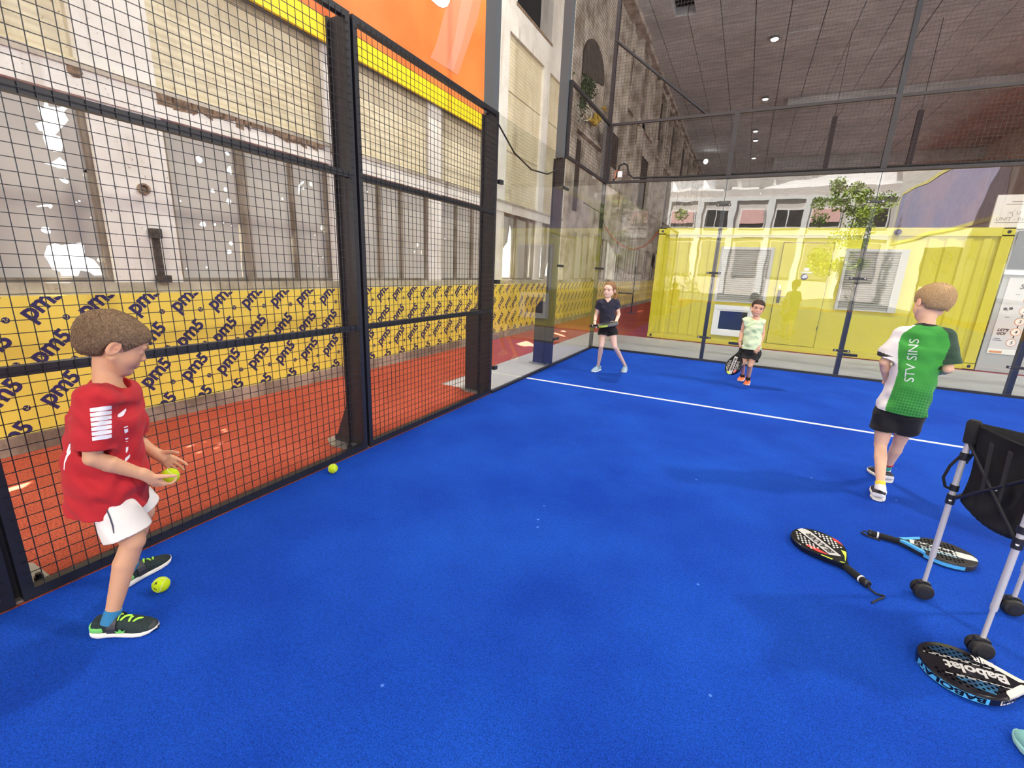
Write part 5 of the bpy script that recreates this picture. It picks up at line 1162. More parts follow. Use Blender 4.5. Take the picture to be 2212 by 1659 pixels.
for s_ in 'rl':
    hl, to, an = J['heel_' + s_], J['toe_' + s_], J['ankle_' + s_]; f = unit(to - hl)
    hh = hl - f * .025; tt_ = to + f * .012; Ls = float(np.linalg.norm(tt_ - hh)); r_ = shoe(pr, hh, tt_, (0, 0, 1), Ls, .082, sc, strap=True)
    kn = J['knee_' + s_]; up_leg = unit(kn - an)
    MB().lathe(Vector(an - up_leg * .035), Vector(up_leg), [(0, .030), (.03, .0285), (.052, .0275), (.055, .024)], 18).build('sock', BS, pr, smooth=True)
    if s_ == 'r':
        MB().add([tuple(hh + f * (.112 + a) + np.cross(f, (0, 0, 1)) * (.0415 - .0 * b_) + A3((0, 0, .028 + b_))) for a, b_ in ((-.014, .0), (-.018, .012), (-.008, .007), (0, .018), (.008, .007), (.018, .012), (.014, 0))], [(0, 1, 2, 3, 4, 5, 6)]).build('crown_mark', mat('green_mark', srgb(110, 200, 100), .6), r_)
def tennis_ball(c, label, seed=0, mark=False, r=.033):
    e = empty('tennis_ball', tuple(c), label, 'ball', 'tennis balls'); bm = bmesh.new(); bmesh.ops.create_icosphere(bm, subdivisions=4, radius=r)
    for v_ in bm.verts: v_.co += Vector(c)
    me = bpy.data.meshes.new('felt'); bm.to_mesh(me); bm.free(); me.materials.append(M['felt']); o = link('felt', me, e, True)
    rr = random.Random(seed); ax = Vector((rr.uniform(-1, 1), rr.uniform(-1, 1), rr.uniform(-1, 1))).to_track_quat('Z', 'Y').to_matrix(); pts = []
    for i in range(65):
        t = 2 * PI * i / 64; a = .44; p = Vector(((1 - a) * math.cos(t) + a * math.cos(3 * t) * .999, (1 - a) * math.sin(t) - a * math.sin(3 * t), 2 * math.sqrt(a * (1 - a)) * math.sin(2 * t))); pts.append(ax @ (p.normalized() * (r + .0002)) + Vector(c))
    MB().tube(pts, .0011, 5, cap=False).build('seam', mat('ball_seam', srgb(226, 228, 190), .7), e, smooth=True)
    if mark:
        n = unit(CAM - A3(c)); n = unit(n + A3((-.45, -.55, -.05))); u = unit(np.cross((0, 0, 1), n)); v = np.cross(n, u)
        project('maker_mark', text_verts('M', .014, 0, .0008), A3(c) - u * .004 + v * .004, unit(u * .8 + v * .3), unit(v - u * .2), o, M['rubber'], e, .0004)
        project('maker_mark', text_verts('Hna', .009, 0, .0004), A3(c) - u * .006 - v * .012, unit(u * .9 - v * .3), unit(v + u * .3), o, M['rubber'], e, .0004)
    return e
M['felt'] = mat('ball_felt', srgb(214, 242, 44), .95, var=.06, vscale=200, bump=.6, bscale=900, spec=.1)
tennis_ball(ball_c, 'yellow tennis ball held in the red shirt boy hand', 3)
tennis_ball((.398, -7.672, .0335), 'yellow tennis ball on the blue floor by the feet of the red shirt boy', 5, mark=True)
tennis_ball((.105, -6.46, .0335), 'yellow tennis ball lying against the foot of the mesh fence', 9)
# ================================================================== generic rest of the children
def zz(ox, oy, k): return lambda x, y, s=0: (ox + x / k, oy + y / k, s)
def arm_hand(ops, J, side, dirn, pn, L, thumb, **k):
    w = J['wrist_' + side]; d_ = unit(dirn); ops.append(('u', Cone(w - d_ * .02, w + d_ * .03, .0175, .02), .012)); ops += hand_ops(w, d_, pn, thumb, L, **k)
def bracelet(par, J, side, r=.021):
    w, e = J['wrist_' + side], J['elbow_' + side]; d_ = unit(w - e); n = Vector(d_).orthogonal().normalized(); m_ = Vector(d_).cross(n); c = Vector(w - d_ * .012)
    MB().tube([c + (n * math.cos(t) + m_ * math.sin(t)) * r for t in [2 * PI * i / 20 for i in range(21)]], .0035, 6, cap=False).build('bracelet', M['rubber'], par, smooth=True)
def floor_pt(px, py, z=0.0):
    d_ = CM @ np.array([(px - 1106) / FOC, -(py - 829.5) / FOC, -1.]); t = (z - CAM[2]) / d_[2]; return CAM + d_ * t
# ------------------------------------------------------------------ girl
B = (.90, -2.10, 0); Z = zz(1260, 590, 6.917)
J = joints(B, dict(pelvis=Z(370, 830), chest=Z(362, 515), neck=Z(365, 405), headbase=Z(375, 345), shoulder_r=Z(252, 440, -.01), shoulder_l=Z(483, 432, .01), elbow_r=Z(195, 610, .03), wrist_r=Z(172, 735, -.10),
    elbow_l=Z(530, 615, .03), wrist_l=Z(488, 728, -.12), hip_r=Z(305, 862), hip_l=Z(432, 862), knee_r=Z(268, 1085, -.05), knee_l=Z(468, 1095, -.04), ankle_r=Z(232, 1375), ankle_l=Z(590, 1375)))
hr, tr = floor_pt(1293.5, 800), floor_pt(1277, 805.5); hl, tl_ = floor_pt(1350, 800), floor_pt(1341, 813)
def fit_foot(h, t, L): f = t - h; f[2] = 0; f = unit(f); return A3((*h[:2], 0)), A3((*h[:2], 0)) + f * L
J['heel_r'], J['toe_r'] = fit_foot(hr, tr, .20); J['heel_l'], J['toe_l'] = fit_foot(hl, tl_, .20)
for s_ in 'lr': J['ankle_' + s_] = J['heel_' + s_] + unit(J['toe_' + s_] - J['heel_' + s_]) * .035 + A3((0, 0, .08))
show('girl', J)
g = 1.0; pr = empty('person', (.90, -2.10, 0), 'girl in dark navy shirt and black shorts standing in the glass corner with a racket', 'person')
SK2 = srgb(238, 200, 178); ops, Rt, Rh, up = body_ops(J, .93, .88)
H = .212; hc = at(*Z(388, 252)[:2], B, 0); toc = unit(CAM - hc); rt = unit(np.cross((0, 0, 1), -toc)); rt = unit(np.cross(-toc, (0, 0, 1)))
fwd = unit(toc * .9 - rt * .38 + A3((0, 0, -.06))); Rm = frame_from(fwd, A3((0, 0, 1)) + rt * .05)
ops += [(a, b_, (k if i else .03)) for i, (a, b_, k) in enumerate(head_ops(hc, Rm, H))]
rk_dir = unit(at(*Z(470, 748)[:2], B, -.36) - at(*Z(190, 768)[:2], B, -.12))
arm_hand(ops, J, 'r', at(*Z(175, 790)[:2], B, -.16) - J['wrist_r'], rk_dir * -.2 + rt, .135, -1, curl=(1.1, 1.15, 1.15, 1.1), thumb_out=.5)
arm_hand(ops, J, 'l', at(*Z(440, 770)[:2], B, -.24) - J['wrist_l'], A3((0, 0, 1)) - rt * .4, .135, 1, curl=(.5, .5, .5, .5))
sculpt_obj('body', ops, .0042, M['skin'], pr, lambda P: skin_color(P, SK2, hc, Rm, H))
eyes(pr, hc, Rm, H, look=(1, .05, 0)); brow(pr, hc, Rm, H, hair_mat('girl_brow', srgb(150, 108, 80), srgb(130, 92, 66)))
T = lambda x, y, z: hc + Rm @ A3((x, y, z)) * H
GH = hair_mat('auburn_hair', srgb(158, 116, 84), srgb(122, 84, 58))
ho = [('u', Ell(T(-.09, 0, .17), A3((.47, .40, .375)) * H, Rm), 0), ('u', Cone(T(-.45, 0, .15), T(-.52, .05, .0), .10 * H, .09 * H), .08 * H),
      ('s', Ell(T(.50, 0, -.08), A3((.36, .52, .46)) * H, Rm), .03 * H), ('s', Ell(T(-.04, .42, -.2), A3((.14, .2, .2)) * H, Rm), .03 * H), ('s', Ell(T(-.04, -.42, -.2), A3((.14, .2, .2)) * H, Rm), .03 * H), ('s', Ell(T(0, 0, -.62), A3((.6, .6, .38)) * H, Rm), .04 * H)]
hair = sculpt_obj('hair', ho, .004, GH, pr)
po = []
pts = [T(-.5, .05, .0), T(-.5, .25, -.2), T(-.3, .42, -.42), T(-.12, .46, -.62), T(-.02, .46, -.80)]
for i in range(4): po.append(('u', Cone(pts[i], pts[i + 1], (.1, .095, .085, .07)[i] * H, (.095, .085, .07, .04)[i] * H), .02))
sculpt_obj('ponytail', po, .004, GH, hair)
NV = srgb(36, 36, 56)
sh = shirt_ops(J, .93, Rt, up, at(*Z(372, 800)[:2], B, 0), .118, 1.12, .52, .055, neck_r=.045, loose=.010, v=.045, fold=folds(50, .006, [(0, 0, 1), (1, 0, .6)], 12))
sculpt_obj('shirt', sh, .0045, M['cloth'], pr, lambda P: np.tile(A3(NV), (len(P), 1)))
so = shorts_ops(J, .93, Rh, up, .30, .083, rp=(.09, .108, .09), fold=folds(45, .004, [(0, 0, 1)], 3))
sculpt_obj('shorts', so, .0045, M['cloth'], pr, lambda P: np.tile(A3(srgb(20, 20, 22)), (len(P), 1)))
bracelet(pr, J, 'r')
sc = {'upper': mat('pale_blue_mesh', srgb(150, 180, 196), .8, var=.15, vscale=100, bump=.3, bscale=300), 'sole': M['white'], 'lace': mat('pale_lace', srgb(170, 198, 212), .7)}
for s_ in 'rl':
    f = unit(J['toe_' + s_] - J['heel_' + s_]); hh = J['heel_' + s_] - f * .022; shoe(pr, hh, J['toe_' + s_] + f * .012, (0, 0, 1), .235, .085, sc)
    MB().lathe(Vector(J['ankle_' + s_] - A3((0, 0, .035))), (0, 0, 1), [(0, .030), (.03, .029), (.04, .027)], 16).build('sock', mat('grey_sock', srgb(120, 124, 130), .9), pr, smooth=True)
GIRL = dict(grip=J['wrist_r'] + unit(at(*Z(175, 790)[:2], B, -.16) - J['wrist_r']) * .065, dir=rk_dir, rt=rt)
# ------------------------------------------------------------------ small boy in the pale lime top
B = (2.66, -1.62, 0); Z = zz(1550, 630, 7.54)
J = joints(B, dict(pelvis=Z(548, 955), chest=Z(590, 590), neck=Z(622, 435), headbase=Z(640, 380), shoulder_r=Z(462, 478, 0), shoulder_l=Z(728, 500, 0), elbow_r=Z(398, 670, .02), wrist_r=Z(362, 825, -.03),
    elbow_l=Z(735, 705, .02), wrist_l=Z(668, 905, -.06), hip_r=Z(480, 990), hip_l=Z(610, 995), knee_r=Z(402, 1165, -.05), knee_l=Z(530, 1195, -.07), ankle_r=Z(378, 1345), ankle_l=Z(468, 1425)))
J['heel_r'], J['toe_r'] = fit_foot(floor_pt(*Z(405, 1430)[:2]), floor_pt(*Z(268, 1520)[:2]), .18); J['heel_l'], J['toe_l'] = fit_foot(floor_pt(*Z(488, 1490)[:2]), floor_pt(*Z(425, 1580)[:2]), .18)
for s_ in 'lr': J['ankle_' + s_] = J['heel_' + s_] + unit(J['toe_' + s_] - J['heel_' + s_]) * .03 + A3((0, 0, .075))
show('small', J)
pr = empty('person', (2.66, -1.62, 0), 'small dark haired boy in a pale lime sleeveless top and orange shoes', 'person')
SK3 = srgb(222, 172, 142); ops, Rt, Rh, up = body_ops(J, .95, .9)
H = .214; hc = at(*Z(655, 268)[:2], B, 0); toc = unit(CAM - hc); rt = unit(np.cross(-toc, (0, 0, 1)))
fwd = unit(toc * .96 + rt * .12 + A3((0, 0, -.10))); Rm = frame_from(fwd, A3((0, 0, 1)) + rt * .16)
ops += [(a, b_, (k if i else .03)) for i, (a, b_, k) in enumerate(head_ops(hc, Rm, H))]
arm_hand(ops, J, 'r', at(*Z(372, 920)[:2], B, -.04) - J['wrist_r'], rt * .9 + toc * .1, .13, -1, curl=(.8, .9, 1.0, 1.0), thumb_out=.55)
arm_hand(ops, J, 'l', at(*Z(600, 1010)[:2], B, -.10) - J['wrist_l'], -toc - rt * .5, .13, 1, curl=(.25, .5, .7, .8), thumb_out=.8)
sculpt_obj('body', ops, .0042, M['skin'], pr, lambda P: skin_color(P, SK3, hc, Rm, H))
eyes(pr, hc, Rm, H, look=(1, .1, 0), iris=mat('dark_iris', (.015, .01, .008), .15)); HB = hair_mat('dark_brown_hair', srgb(66, 46, 36), srgb(42, 30, 24)); brow(pr, hc, Rm, H, HB)
T = lambda x, y, z: hc + Rm @ A3((x, y, z)) * H
ho = [('u', Ell(T(-.08, 0, .155), A3((.462, .385, .375)) * H, Rm), 0), ('u', Ell(T(.16, 0, .25), A3((.235, .29, .17)) * H, Rm), .05 * H), ('s', Ell(T(.62, 0, -.12), A3((.44, .62, .42)) * H, Rm), .025 * H),
      ('s', Ell(T(-.04, .40, -.2), A3((.14, .2, .22)) * H, Rm), .03 * H), ('s', Ell(T(-.04, -.40, -.2), A3((.14, .2, .22)) * H, Rm), .03 * H), ('s', Ell(T(0, 0, -.60), A3((.6, .6, .42)) * H, Rm), .04 * H)]
sculpt_obj('hair', ho, .004, HB, pr)
LM_ = srgb(218, 236, 192)
def limecol(P):
    n = np.sin(P @ A3((30, 8, 22)) + 2 * np.sin(P @ A3((9, 20, 31)))) * np.sin(P @ A3((-14, 10, 35)) + 1.3); t = np.clip((n - .25) * 1.6, 0, 1)[:, None]; return A3(LM_) * (1 - t * .75) + A3(srgb(150, 190, 140)) * t * .75
sh = shirt_ops(J, .95, Rt, up, at(*Z(545, 930)[:2], B, 0), .112, 1.12, .3, .05, neck_r=.050, loose=.012, sleeve=False, fold=folds(50, .006, [(0, 0, 1), (1, 0, .6)], 22))
for s_ in 'lr': a = J['shoulder_' + s_]; sh.insert(2, ('u', Cone(a, a + unit(J['elbow_' + s_] - a) * .02, .052, .050), .02))
sculpt_obj('shirt', sh, .0045, M['cloth'], pr, limecol)
so = shorts_ops(J, .95, Rh, up, .62, .080, rp=(.09, .108, .09), fold=folds(45, .005, [(0, 0, 1)], 7))
sculpt_obj('shorts', so, .0045, M['cloth'], pr, lambda P: np.tile(A3(srgb(20, 20, 22)), (len(P), 1)))
bracelet(pr, J, 'r')
sc = {'upper': mat('neon_orange', srgb(250, 126, 78), .6), 'sole': mat('pink_white_sole', srgb(240, 226, 220), .5), 'lace': M['rubber']}
for s_ in 'rl':
    f = unit(J['toe_' + s_] - J['heel_' + s_]); hh = J['heel_' + s_] - f * .02; shoe(pr, hh, J['toe_' + s_] + f * .01, (0, 0, 1), .21, .082, sc)
    MB().lathe(Vector(J['ankle_' + s_] - A3((0, 0, .03))), Vector(unit(J['knee_' + s_] - J['ankle_' + s_])), [(0, .032), (.04, .032), (.075, .031), (.078, .027)], 16).build('sock', mat('black_sock', srgb(24, 24, 26), .9), pr, smooth=True)
SMALL = dict(grip=J['wrist_r'] + unit(at(*Z(372, 920)[:2], B, -.04) - J['wrist_r']) * .065 + rt * .012, rt=rt, toc=toc, B=B, Z=Z)
# ------------------------------------------------------------------ boy in the green shirt, back view
B = (3.62, -4.62, 0); Z = zz(1780, 580, 3.13)
J = joints(B, dict(pelvis=Z(500, 955, .02), chest=Z(655, 555), neck=Z(690, 385), headbase=Z(702, 330), shoulder_l=Z(530, 452), shoulder_r=Z(815, 465), elbow_l=Z(408, 635, -.02), wrist_l=Z(432, 775, .12),
    elbow_r=Z(838, 680, -.02), wrist_r=Z(760, 700, .18), hip_l=Z(428, 985), hip_r=Z(570, 1005), knee_l=Z(382, 1190, 0), knee_r=Z(512, 1165, .10), ankle_l=Z(372, 1390), ankle_r=Z(438, 1370)))
h_, t_ = floor_pt(1896, 1082), floor_pt(1899, 1045); J['heel_l'], J['toe_l'] = fit_foot(h_, t_, .20)
J['heel_l'] = J['heel_l'] + A3((0, .02, 0)); J['toe_l'] = J['toe_l'] + A3((0, .02, 0))
h_, t_ = floor_pt(1913, 1040), floor_pt(1884, 1018); J['heel_r'], J['toe_r'] = fit_foot(h_, t_, .20)
for s_ in 'lr': J['ankle_' + s_] = J['heel_' + s_] + unit(J['toe_' + s_] - J['heel_' + s_]) * .035 + A3((0, 0, .09))
show('green', J)
pr = empty('person', (3.62, -4.62, 0), 'boy in a green and white STV SINS shirt seen from behind, walking away', 'person')
SK4 = srgb(232, 188, 156); ops, Rt, Rh, up = body_ops(J, 1.06, .98)
H = .228; hc = at(*Z(728, 235)[:2], B, .01); toc = unit(CAM - hc); rt = unit(np.cross(-toc, (0, 0, 1)))
fwd = unit(-toc * .85 - rt * .55 + A3((0, 0, -.22))); Rm = frame_from(fwd, A3((0, 0, 1)) + rt * .18)
ops += [(a, b_, (k if i else .04)) for i, (a, b_, k) in enumerate(head_ops(hc, Rm, H))]
arm_hand(ops, J, 'l', -toc * .4 + rt * .8 + A3((0, 0, -.1)), -rt * .2 - toc, .145, 1); arm_hand(ops, J, 'r', -toc * .4 - rt * .8 + A3((0, 0, -.05)), -toc, .145, -1)
sculpt_obj('body', ops, .0042, M['skin'], pr, lambda P: skin_color(P, SK4, hc, Rm, H))
eyes(pr, hc, Rm, H)
T = lambda x, y, z: hc + Rm @ A3((x, y, z)) * H
SH_ = hair_mat('sandy_hair', srgb(214, 184, 138), srgb(176, 144, 104)); brow(pr, hc, Rm, H, SH_)
hn = folds(150, .0014, [Rm @ A3((0, 1, .3)), Rm @ A3((0, .6, 1))], 8)
ho = [('u', Ell(T(-.08, 0, .17), A3((.485, .405, .39)) * H, Rm), 0), ('u', Ell(T(-.2, 0, .05), A3((.3, .345, .33)) * H, Rm), .08 * H), ('u', Ell(T(.18, 0, .28), A3((.24, .30, .18)) * H, Rm), .06 * H), ('n', hn, 0), ('s', Ell(T(.60, 0, -.12), A3((.46, .62, .42)) * H, Rm), .03 * H),
      ('s', Ell(T(-.04, .42, -.16), A3((.17, .2, .24)) * H, Rm), .03 * H), ('s', Ell(T(-.04, -.42, -.16), A3((.17, .2, .24)) * H, Rm), .03 * H), ('s', Ell(T(.0, 0, -.62), A3((.7, .6, .42)) * H, Rm), .05 * H)]
hair = sculpt_obj('hair', ho, .004, SH_, pr)
tm = MB(); hair_tufts(tm, mesh_surf(hair, hc, Rm, H), unit(A3((-.5, .05, .85))), 2400, .045, 13, hc, Rm, H, lambda q: (q[2] > -.42 + .75 * max(0, q[0]) + (.2 if abs(q[1]) > .75 else 0) and not (q[0] > .3 and q[2] < .2)), droop=.02, r=.0022)
tm.build('hair_locks', SH_, hair)
def topix(P):
    c = (P - CAM) @ CM; return np.stack([1106 + FOC * c[:, 0] / -c[:, 2], 829.5 - FOC * c[:, 1] / -c[:, 2]], 1)
def greencol(P):
    X = topix(P); x = (X[:, 0] - 1780) * 3.13; y = (X[:, 1] - 580) * 3.13
    G = A3(srgb(62, 158, 62)); col = np.tile(G, (len(P), 1))
    # darker cell pattern towards the lower back
    cell = np.abs(np.sin(x * .14 + y * .05) * np.sin(y * .16 - x * .03)); m = np.clip(((y - 740) / 220), 0, 1) * np.clip((x - 400) / 120, 0, 1); t = np.clip(m * (cell * 1.4), 0, .85)[:, None]; col = col * (1 - t) + A3(srgb(20, 92, 50)) * t
    # white side panel and left sleeve
    edge = np.interp(y, [360, 380, 440, 500, 560, 700, 800, 940], [640, 625, 530, 505, 500, 500, 470, 415]); w = (x < edge); col[w] = A3(srgb(232, 227, 224))
    gl = np.interp(y, [800, 940], [372, 350]); col[(x < gl - 8) & (y > 760)] = G
    # right sleeve dark pattern
    e2 = np.interp(y, [360, 400, 440, 520, 640], [770, 800, 838, 855, 800]); d_ = (x > e2) & (y < 650) & (y > 380); cp = np.abs(np.sin(x * .35) * np.sin(y * .33)); col[d_] = A3(srgb(34, 52, 42)) + (A3(srgb(64, 104, 74)) - A3(srgb(34, 52, 42))) * np.clip(cp[d_] * 1.2, 0, 1)[:, None] * .6
    # black cuff on the left sleeve, black collar
    a, b_ = J['shoulder_l'], J['elbow_l']; dd = unit(b_ - a); tt = (P - a) @ dd; Lc = np.linalg.norm(b_ - a) * .86; q = P - a - tt[:, None] * dd
    col[(tt > Lc - .028) & (np.sqrt((q * q).sum(1)) < .11) & (x < 500) & (y < 597)] = A3(srgb(34, 32, 34))
    nk = J['neck']; r = np.sqrt((((P - nk) - ((P - nk) @ up)[:, None] * up) ** 2).sum(1)); hgt = (P - nk) @ up
    col[(r < .062) & (hgt > -.02)] = A3(srgb(30, 34, 34)); return col
sh = shirt_ops(J, 1.06, Rt, up, at(*Z(520, 965)[:2], B, 0), .128, 1.08, .86, .068, neck_r=.052, loose=.018, fold=folds(46, .009, [(0, 0, 1), (.4, 0, 1), (1, .3, .4)], 32))
shirt = sculpt_obj('shirt', sh, .0042, M['cloth'], pr, greencol)
so = shorts_ops(J, 1.06, Rh, up, .50, .086, rp=(.09, .105, .09), fold=folds(45, .006, [(0, 0, 1)], 17))
sculpt_obj('shorts', so, .0045, M['cloth'], pr, lambda P: np.tile(A3(srgb(20, 21, 24)), (len(P), 1)))
o2, u2, v2 = cam_axes(1780 + 600 / 3.13, 580 + 620 / 3.13, -.1)
p0 = at(1780 + 605 / 3.13, 580 + 768 / 3.13, B, -.1); p1 = at(1780 + 643 / 3.13, 580 + 478 / 3.13, B, -.1)
du = unit(p1 - p0); nn_ = np.cross(u2, v2); dv = unit(np.cross(nn_, du)); Ltxt = float(np.linalg.norm(p1 - p0))
V, F = text_verts('STV SINS', .1, 0, .0, space=1.0); wv = max(a for a, b_ in V); k_ = Ltxt / wv; V = [(a * k_, b_ * k_ * .95) for a, b_ in V]
project('lettering', (V, F), p0, du, dv, shirt, mat('shirt_print', srgb(214, 226, 220), .6), shirt, .003, sub=1)
sc = {'upper': mat('grey_mesh_upper', srgb(58, 56, 62), .8, var=.4, vscale=90, bump=.3, bscale=300), 'sole': mat('cream_sole', srgb(240, 238, 226), .5), 'lace': M['rubber'], 'heel': mat('white_heel', srgb(226, 226, 230), .6)}
socks = {'l': srgb(228, 204, 70), 'r': srgb(40, 160, 150)}
for s_ in 'rl':
    f = unit(J['toe_' + s_] - J['heel_' + s_]); hh = J['heel_' + s_] - f * .024; s2 = shoe(pr, hh, J['toe_' + s_] + f * .015, (0, 0, 1), .235, .095, sc, sole_h=.028)
    an, kn = J['ankle_' + s_], J['knee_' + s_]; ld_ = unit(kn - an)
    MB().lathe(Vector(an - ld_ * .045), Vector(ld_), [(0, .034), (.035, .033), (.052, .031), (.055, .026)], 18).build('sock_cuff_pad', sc['heel'], s2, smooth=True)
    MB().lathe(Vector(an), Vector(ld_), [(0, .0300), (.03 if s_ == 'l' else .06, .030), (.034 if s_ == 'l' else .064, .027)], 18).build('sock', mat('sock_' + s_, socks[s_], .9), pr, smooth=True)
    if s_ == 'r': MB().lathe(Vector(an + ld_ * .055), Vector(ld_), [(0, .0325), (.012, .0325)], 18).build('sock_band', mat('red_band', srgb(170, 40, 52), .9), pr, smooth=True)
    else:
        pc = Vector(hh - f * .002 + A3((0, 0, .072))); MB().lathe(pc, Vector(-f), [(0, .013), (.006, .012)], 6).build('football_patch', M['rubber'], s2)
# ------------------------------------------------------------------ shoe tip at the right edge
ms = empty('shoe', (3.56, -6.78, 0), 'mint green shoe tip poking in at the lower right edge of the picture', 'shoe')
sc = {'upper': mat('mint_suede', srgb(128, 188, 184), .9, var=.08, vscale=30, bump=.2, bscale=200), 'sole': mat('mint_sole', srgb(150, 205, 200), .8), 'lace': M['white']}
shoe(ms, (3.70, -6.90, 0), (3.535, -6.655, 0), (0, 0, 1), .285, .105, sc, name='shoe_body')
# ================================================================== rackets
def rk_w(x):
    """half width of a padel racket at distance x from the butt"""
    if x < .13: return .0165
    cx, a, w = .315, .142, .129
    if x > cx: return w * math.sqrt(max(0, 1 - ((x - cx) / a) ** 2.3)) if x < cx + a else 0
    t = (x - .13) / (cx - .13); return .0175 + (w - .0175) * (math.sin(t * PI / 2) ** 1.25)
def rk_outline(n=40, x0=.13, inset=0):
    xs = [x0 + (.457 - x0) * (1 - math.cos(PI * i / n)) / 2 for i in range(n + 1)]; top = [(x, max(.0, rk_w(x) - inset)) for x in xs if x < .456]
    return top + [(.457 - inset, 0)] + [(x, -y) for x, y in reversed(top)]
def racket(label, mats, Mx, text=None, text_size=.05, cord=None, bands=(), dots='all', dot_mat=None, dot_skip=None, throat=None, group=None, th=.034, text_y=-.018, text_x=.205):
    e = empty('padel_racket', tuple(Mx.translation), label, 'racket', group)
    def put(mb): mb.v = [tuple(Mx @ Vector(v)) for v in mb.v]; return mb
    ol = rk_outline(); n = len(ol); h = th / 2
    m = MB(); rings = []
    for z, ins in ((-h, .006), (-h + .005, 0), (h - .005, 0), (h, .006)):
        o_ = rk_outline(inset=ins); rings.append([(x, y, z) for x, y in o_])
    vs = [p for r in rings for p in r]; fs = [(k * n + i, k * n + (i + 1) % n, (k + 1) * n + (i + 1) % n, (k + 1) * n + i) for k in range(3) for i in range(n)]
    fs += [tuple(reversed(range(n))), tuple(3 * n + i for i in range(n))]; m.add(vs, fs)
    fr = put(m).build('racket_head', mats['face'], e, smooth=True)
    hd_ = MB(); hd_.tube([(0.0, 0, 0), (.006, 0, 0), (.128, 0, 0), (.14, 0, 0)], [.0165, .0185, .0165, .015], 10); hn_ = MB(); hn_.v = [(x, y, z * 1.0) for x, y, z in hd_.v]; hn_.f = hd_.f; hn_.mi = hd_.mi
    grip = put(hn_).build('grip', mats['grip'], e, smooth=True)
    put(MB().lathe((0, 0, 0), (-1, 0, 0), [(0, .0195), (.008, .0195), (.012, .015)], 12)).build('butt_cap', mats.get('cap', M['black']), grip, smooth=True)
    put(MB().lathe((.028, 0, 0), (1, 0, 0), [(0, .0192), (.008, .0190)], 12)).build('grip_ring', mats.get('ring', M['white']), grip)
    if throat:
        t_ = MB()
        pts = [p for p in rk_outline() if p[0] < .235]; up_ = [p for p in pts if p[1] >= 0]; 
        for s_ in (1, -1):
            poly = [(x, s_ * (y + .0012), h + .0006) for x, y in up_] + [(x, s_ * max(0.0, y - .028 * min(1, (x - .125) / .03)), h + .0006) for x, y in reversed(up_)]
            t_.prism(poly, (0, 0, -.012))
        put(t_).build('throat', throat, e)
    z_ = h + .0004
    for i, (poly, mt) in enumerate(bands):
        b_ = MB().prism([(x, y, z_ + .0001 * i) for x, y in poly], (0, 0, -.0008)); put(b_).build('face_print', mt, fr)
    dm = MB(); k = 0
    for i in range(13):
        for j in range(-6, 7):
            x, y = .215 + i * .017, j * .0195 + (.00975 if i % 2 else 0)
            if abs(y) > rk_w(x) - .028 or x > .44 or (dot_skip and dot_skip(x, y)): continue
            if k >= 95: continue
            dm.lathe((x, y, h - .0004), (0, 0, 1), [(0, .0052), (.0013, .0052)], 10); k += 1
    put(dm).build('hole_pattern', dot_mat or HOLE, fr)  # black discs paint the shade inside drilled holes; some rackets get white dots
    if text:
        V, F = text_verts(text[0], text_size, .18, .0022, space=.98); tm_ = MB().add([(text_x + a, text_y + b_, h + .0012) for a, b_ in V], F); put(tm_).build('lettering', text[1], fr)
    if cord: MB().tube(cord, .0045, 7).build('wrist_cord', M['rubber'], e, smooth=True)
    return e, fr
def rim_band(fr, Mx, th, a0, a1, mt, txt=None, tm=None, hh=.010):
    """coloured strip with letters around the rim; a0,a1 in outline fraction"""
    ol = [Vector((x, y, 0)) for x, y in rk_outline(60)]; L = [0]
    for i in range(1, len(ol)): L.append(L[-1] + (ol[i] - ol[i - 1]).length)
    def pt(s, off):
        for i in range(1, len(ol)):
            if L[i] >= s: break
        t = (s - L[i - 1]) / max(1e-6, L[i] - L[i - 1]); d_ = (ol[i] - ol[i - 1]).normalized(); return ol[i - 1].lerp(ol[i], t) + Vector((-d_.y, d_.x, 0)) * off
    s0, s1 = a0 * L[-1], a1 * L[-1]; m = MB(); k = 30; vs = []
    for i in range(k + 1):
        s = s0 + (s1 - s0) * i / k
        for z in (-hh, hh): p = pt(s, .0012); vs.append(Mx @ Vector((p.x, p.y, z)))
    m.add(vs, [(2 * i, 2 * i + 2, 2 * i + 3, 2 * i + 1) for i in range(k)]); m.build('rim_band', mt, fr)
    if txt:
        V, F = text_verts(txt, hh * 2.3, 0, .0012); w = max(a for a, b_ in V); sc_ = (s1 - s0) * .92 / w
        bm = bmesh.new(); bv = [bm.verts.new((a, b_, 0)) for a, b_ in V]
        for f in F:
            try: bm.faces.new([bv[i] for i in f])
            except ValueError: pass
        for v_ in bm.verts:
            s = s0 + (s1 - s0) * .04 + v_.co.x * sc_; p = pt(min(max(s, s0), s1), .002); v_.co = Mx @ Vector((p.x, p.y, -(v_.co.y - hh * .85)))
        me = bpy.data.meshes.new('rim_lettering'); bm.to_mesh(me); bm.free(); me.materials.append(tm); link('rim_lettering', me, fr)
def on_floor(butt, tip, z=.0185, flip=1):
    b_ = Vector((*butt, z)); d_ = (Vector((*tip, z)) - b_).normalized(); n = Vector((0, 0, 1)); l = n.cross(d_); return Matrix(((d_.x, l.x, 0, b_.x), (d_.y, l.y, 0, b_.y), (0, 0, 1, z), (0, 0, 0, 1)))
def pose(p, d_, n):
    d_ = Vector(d_).normalized(); n = Vector(n); n = (n - d_ * n.dot(d_)).normalized(); l = n.cross(d_); return Matrix(((d_.x, l.x, n.x, p[0]), (d_.y, l.y, n.y, p[1]), (d_.z, l.z, n.z, p[2]), (0, 0, 0, 1)))
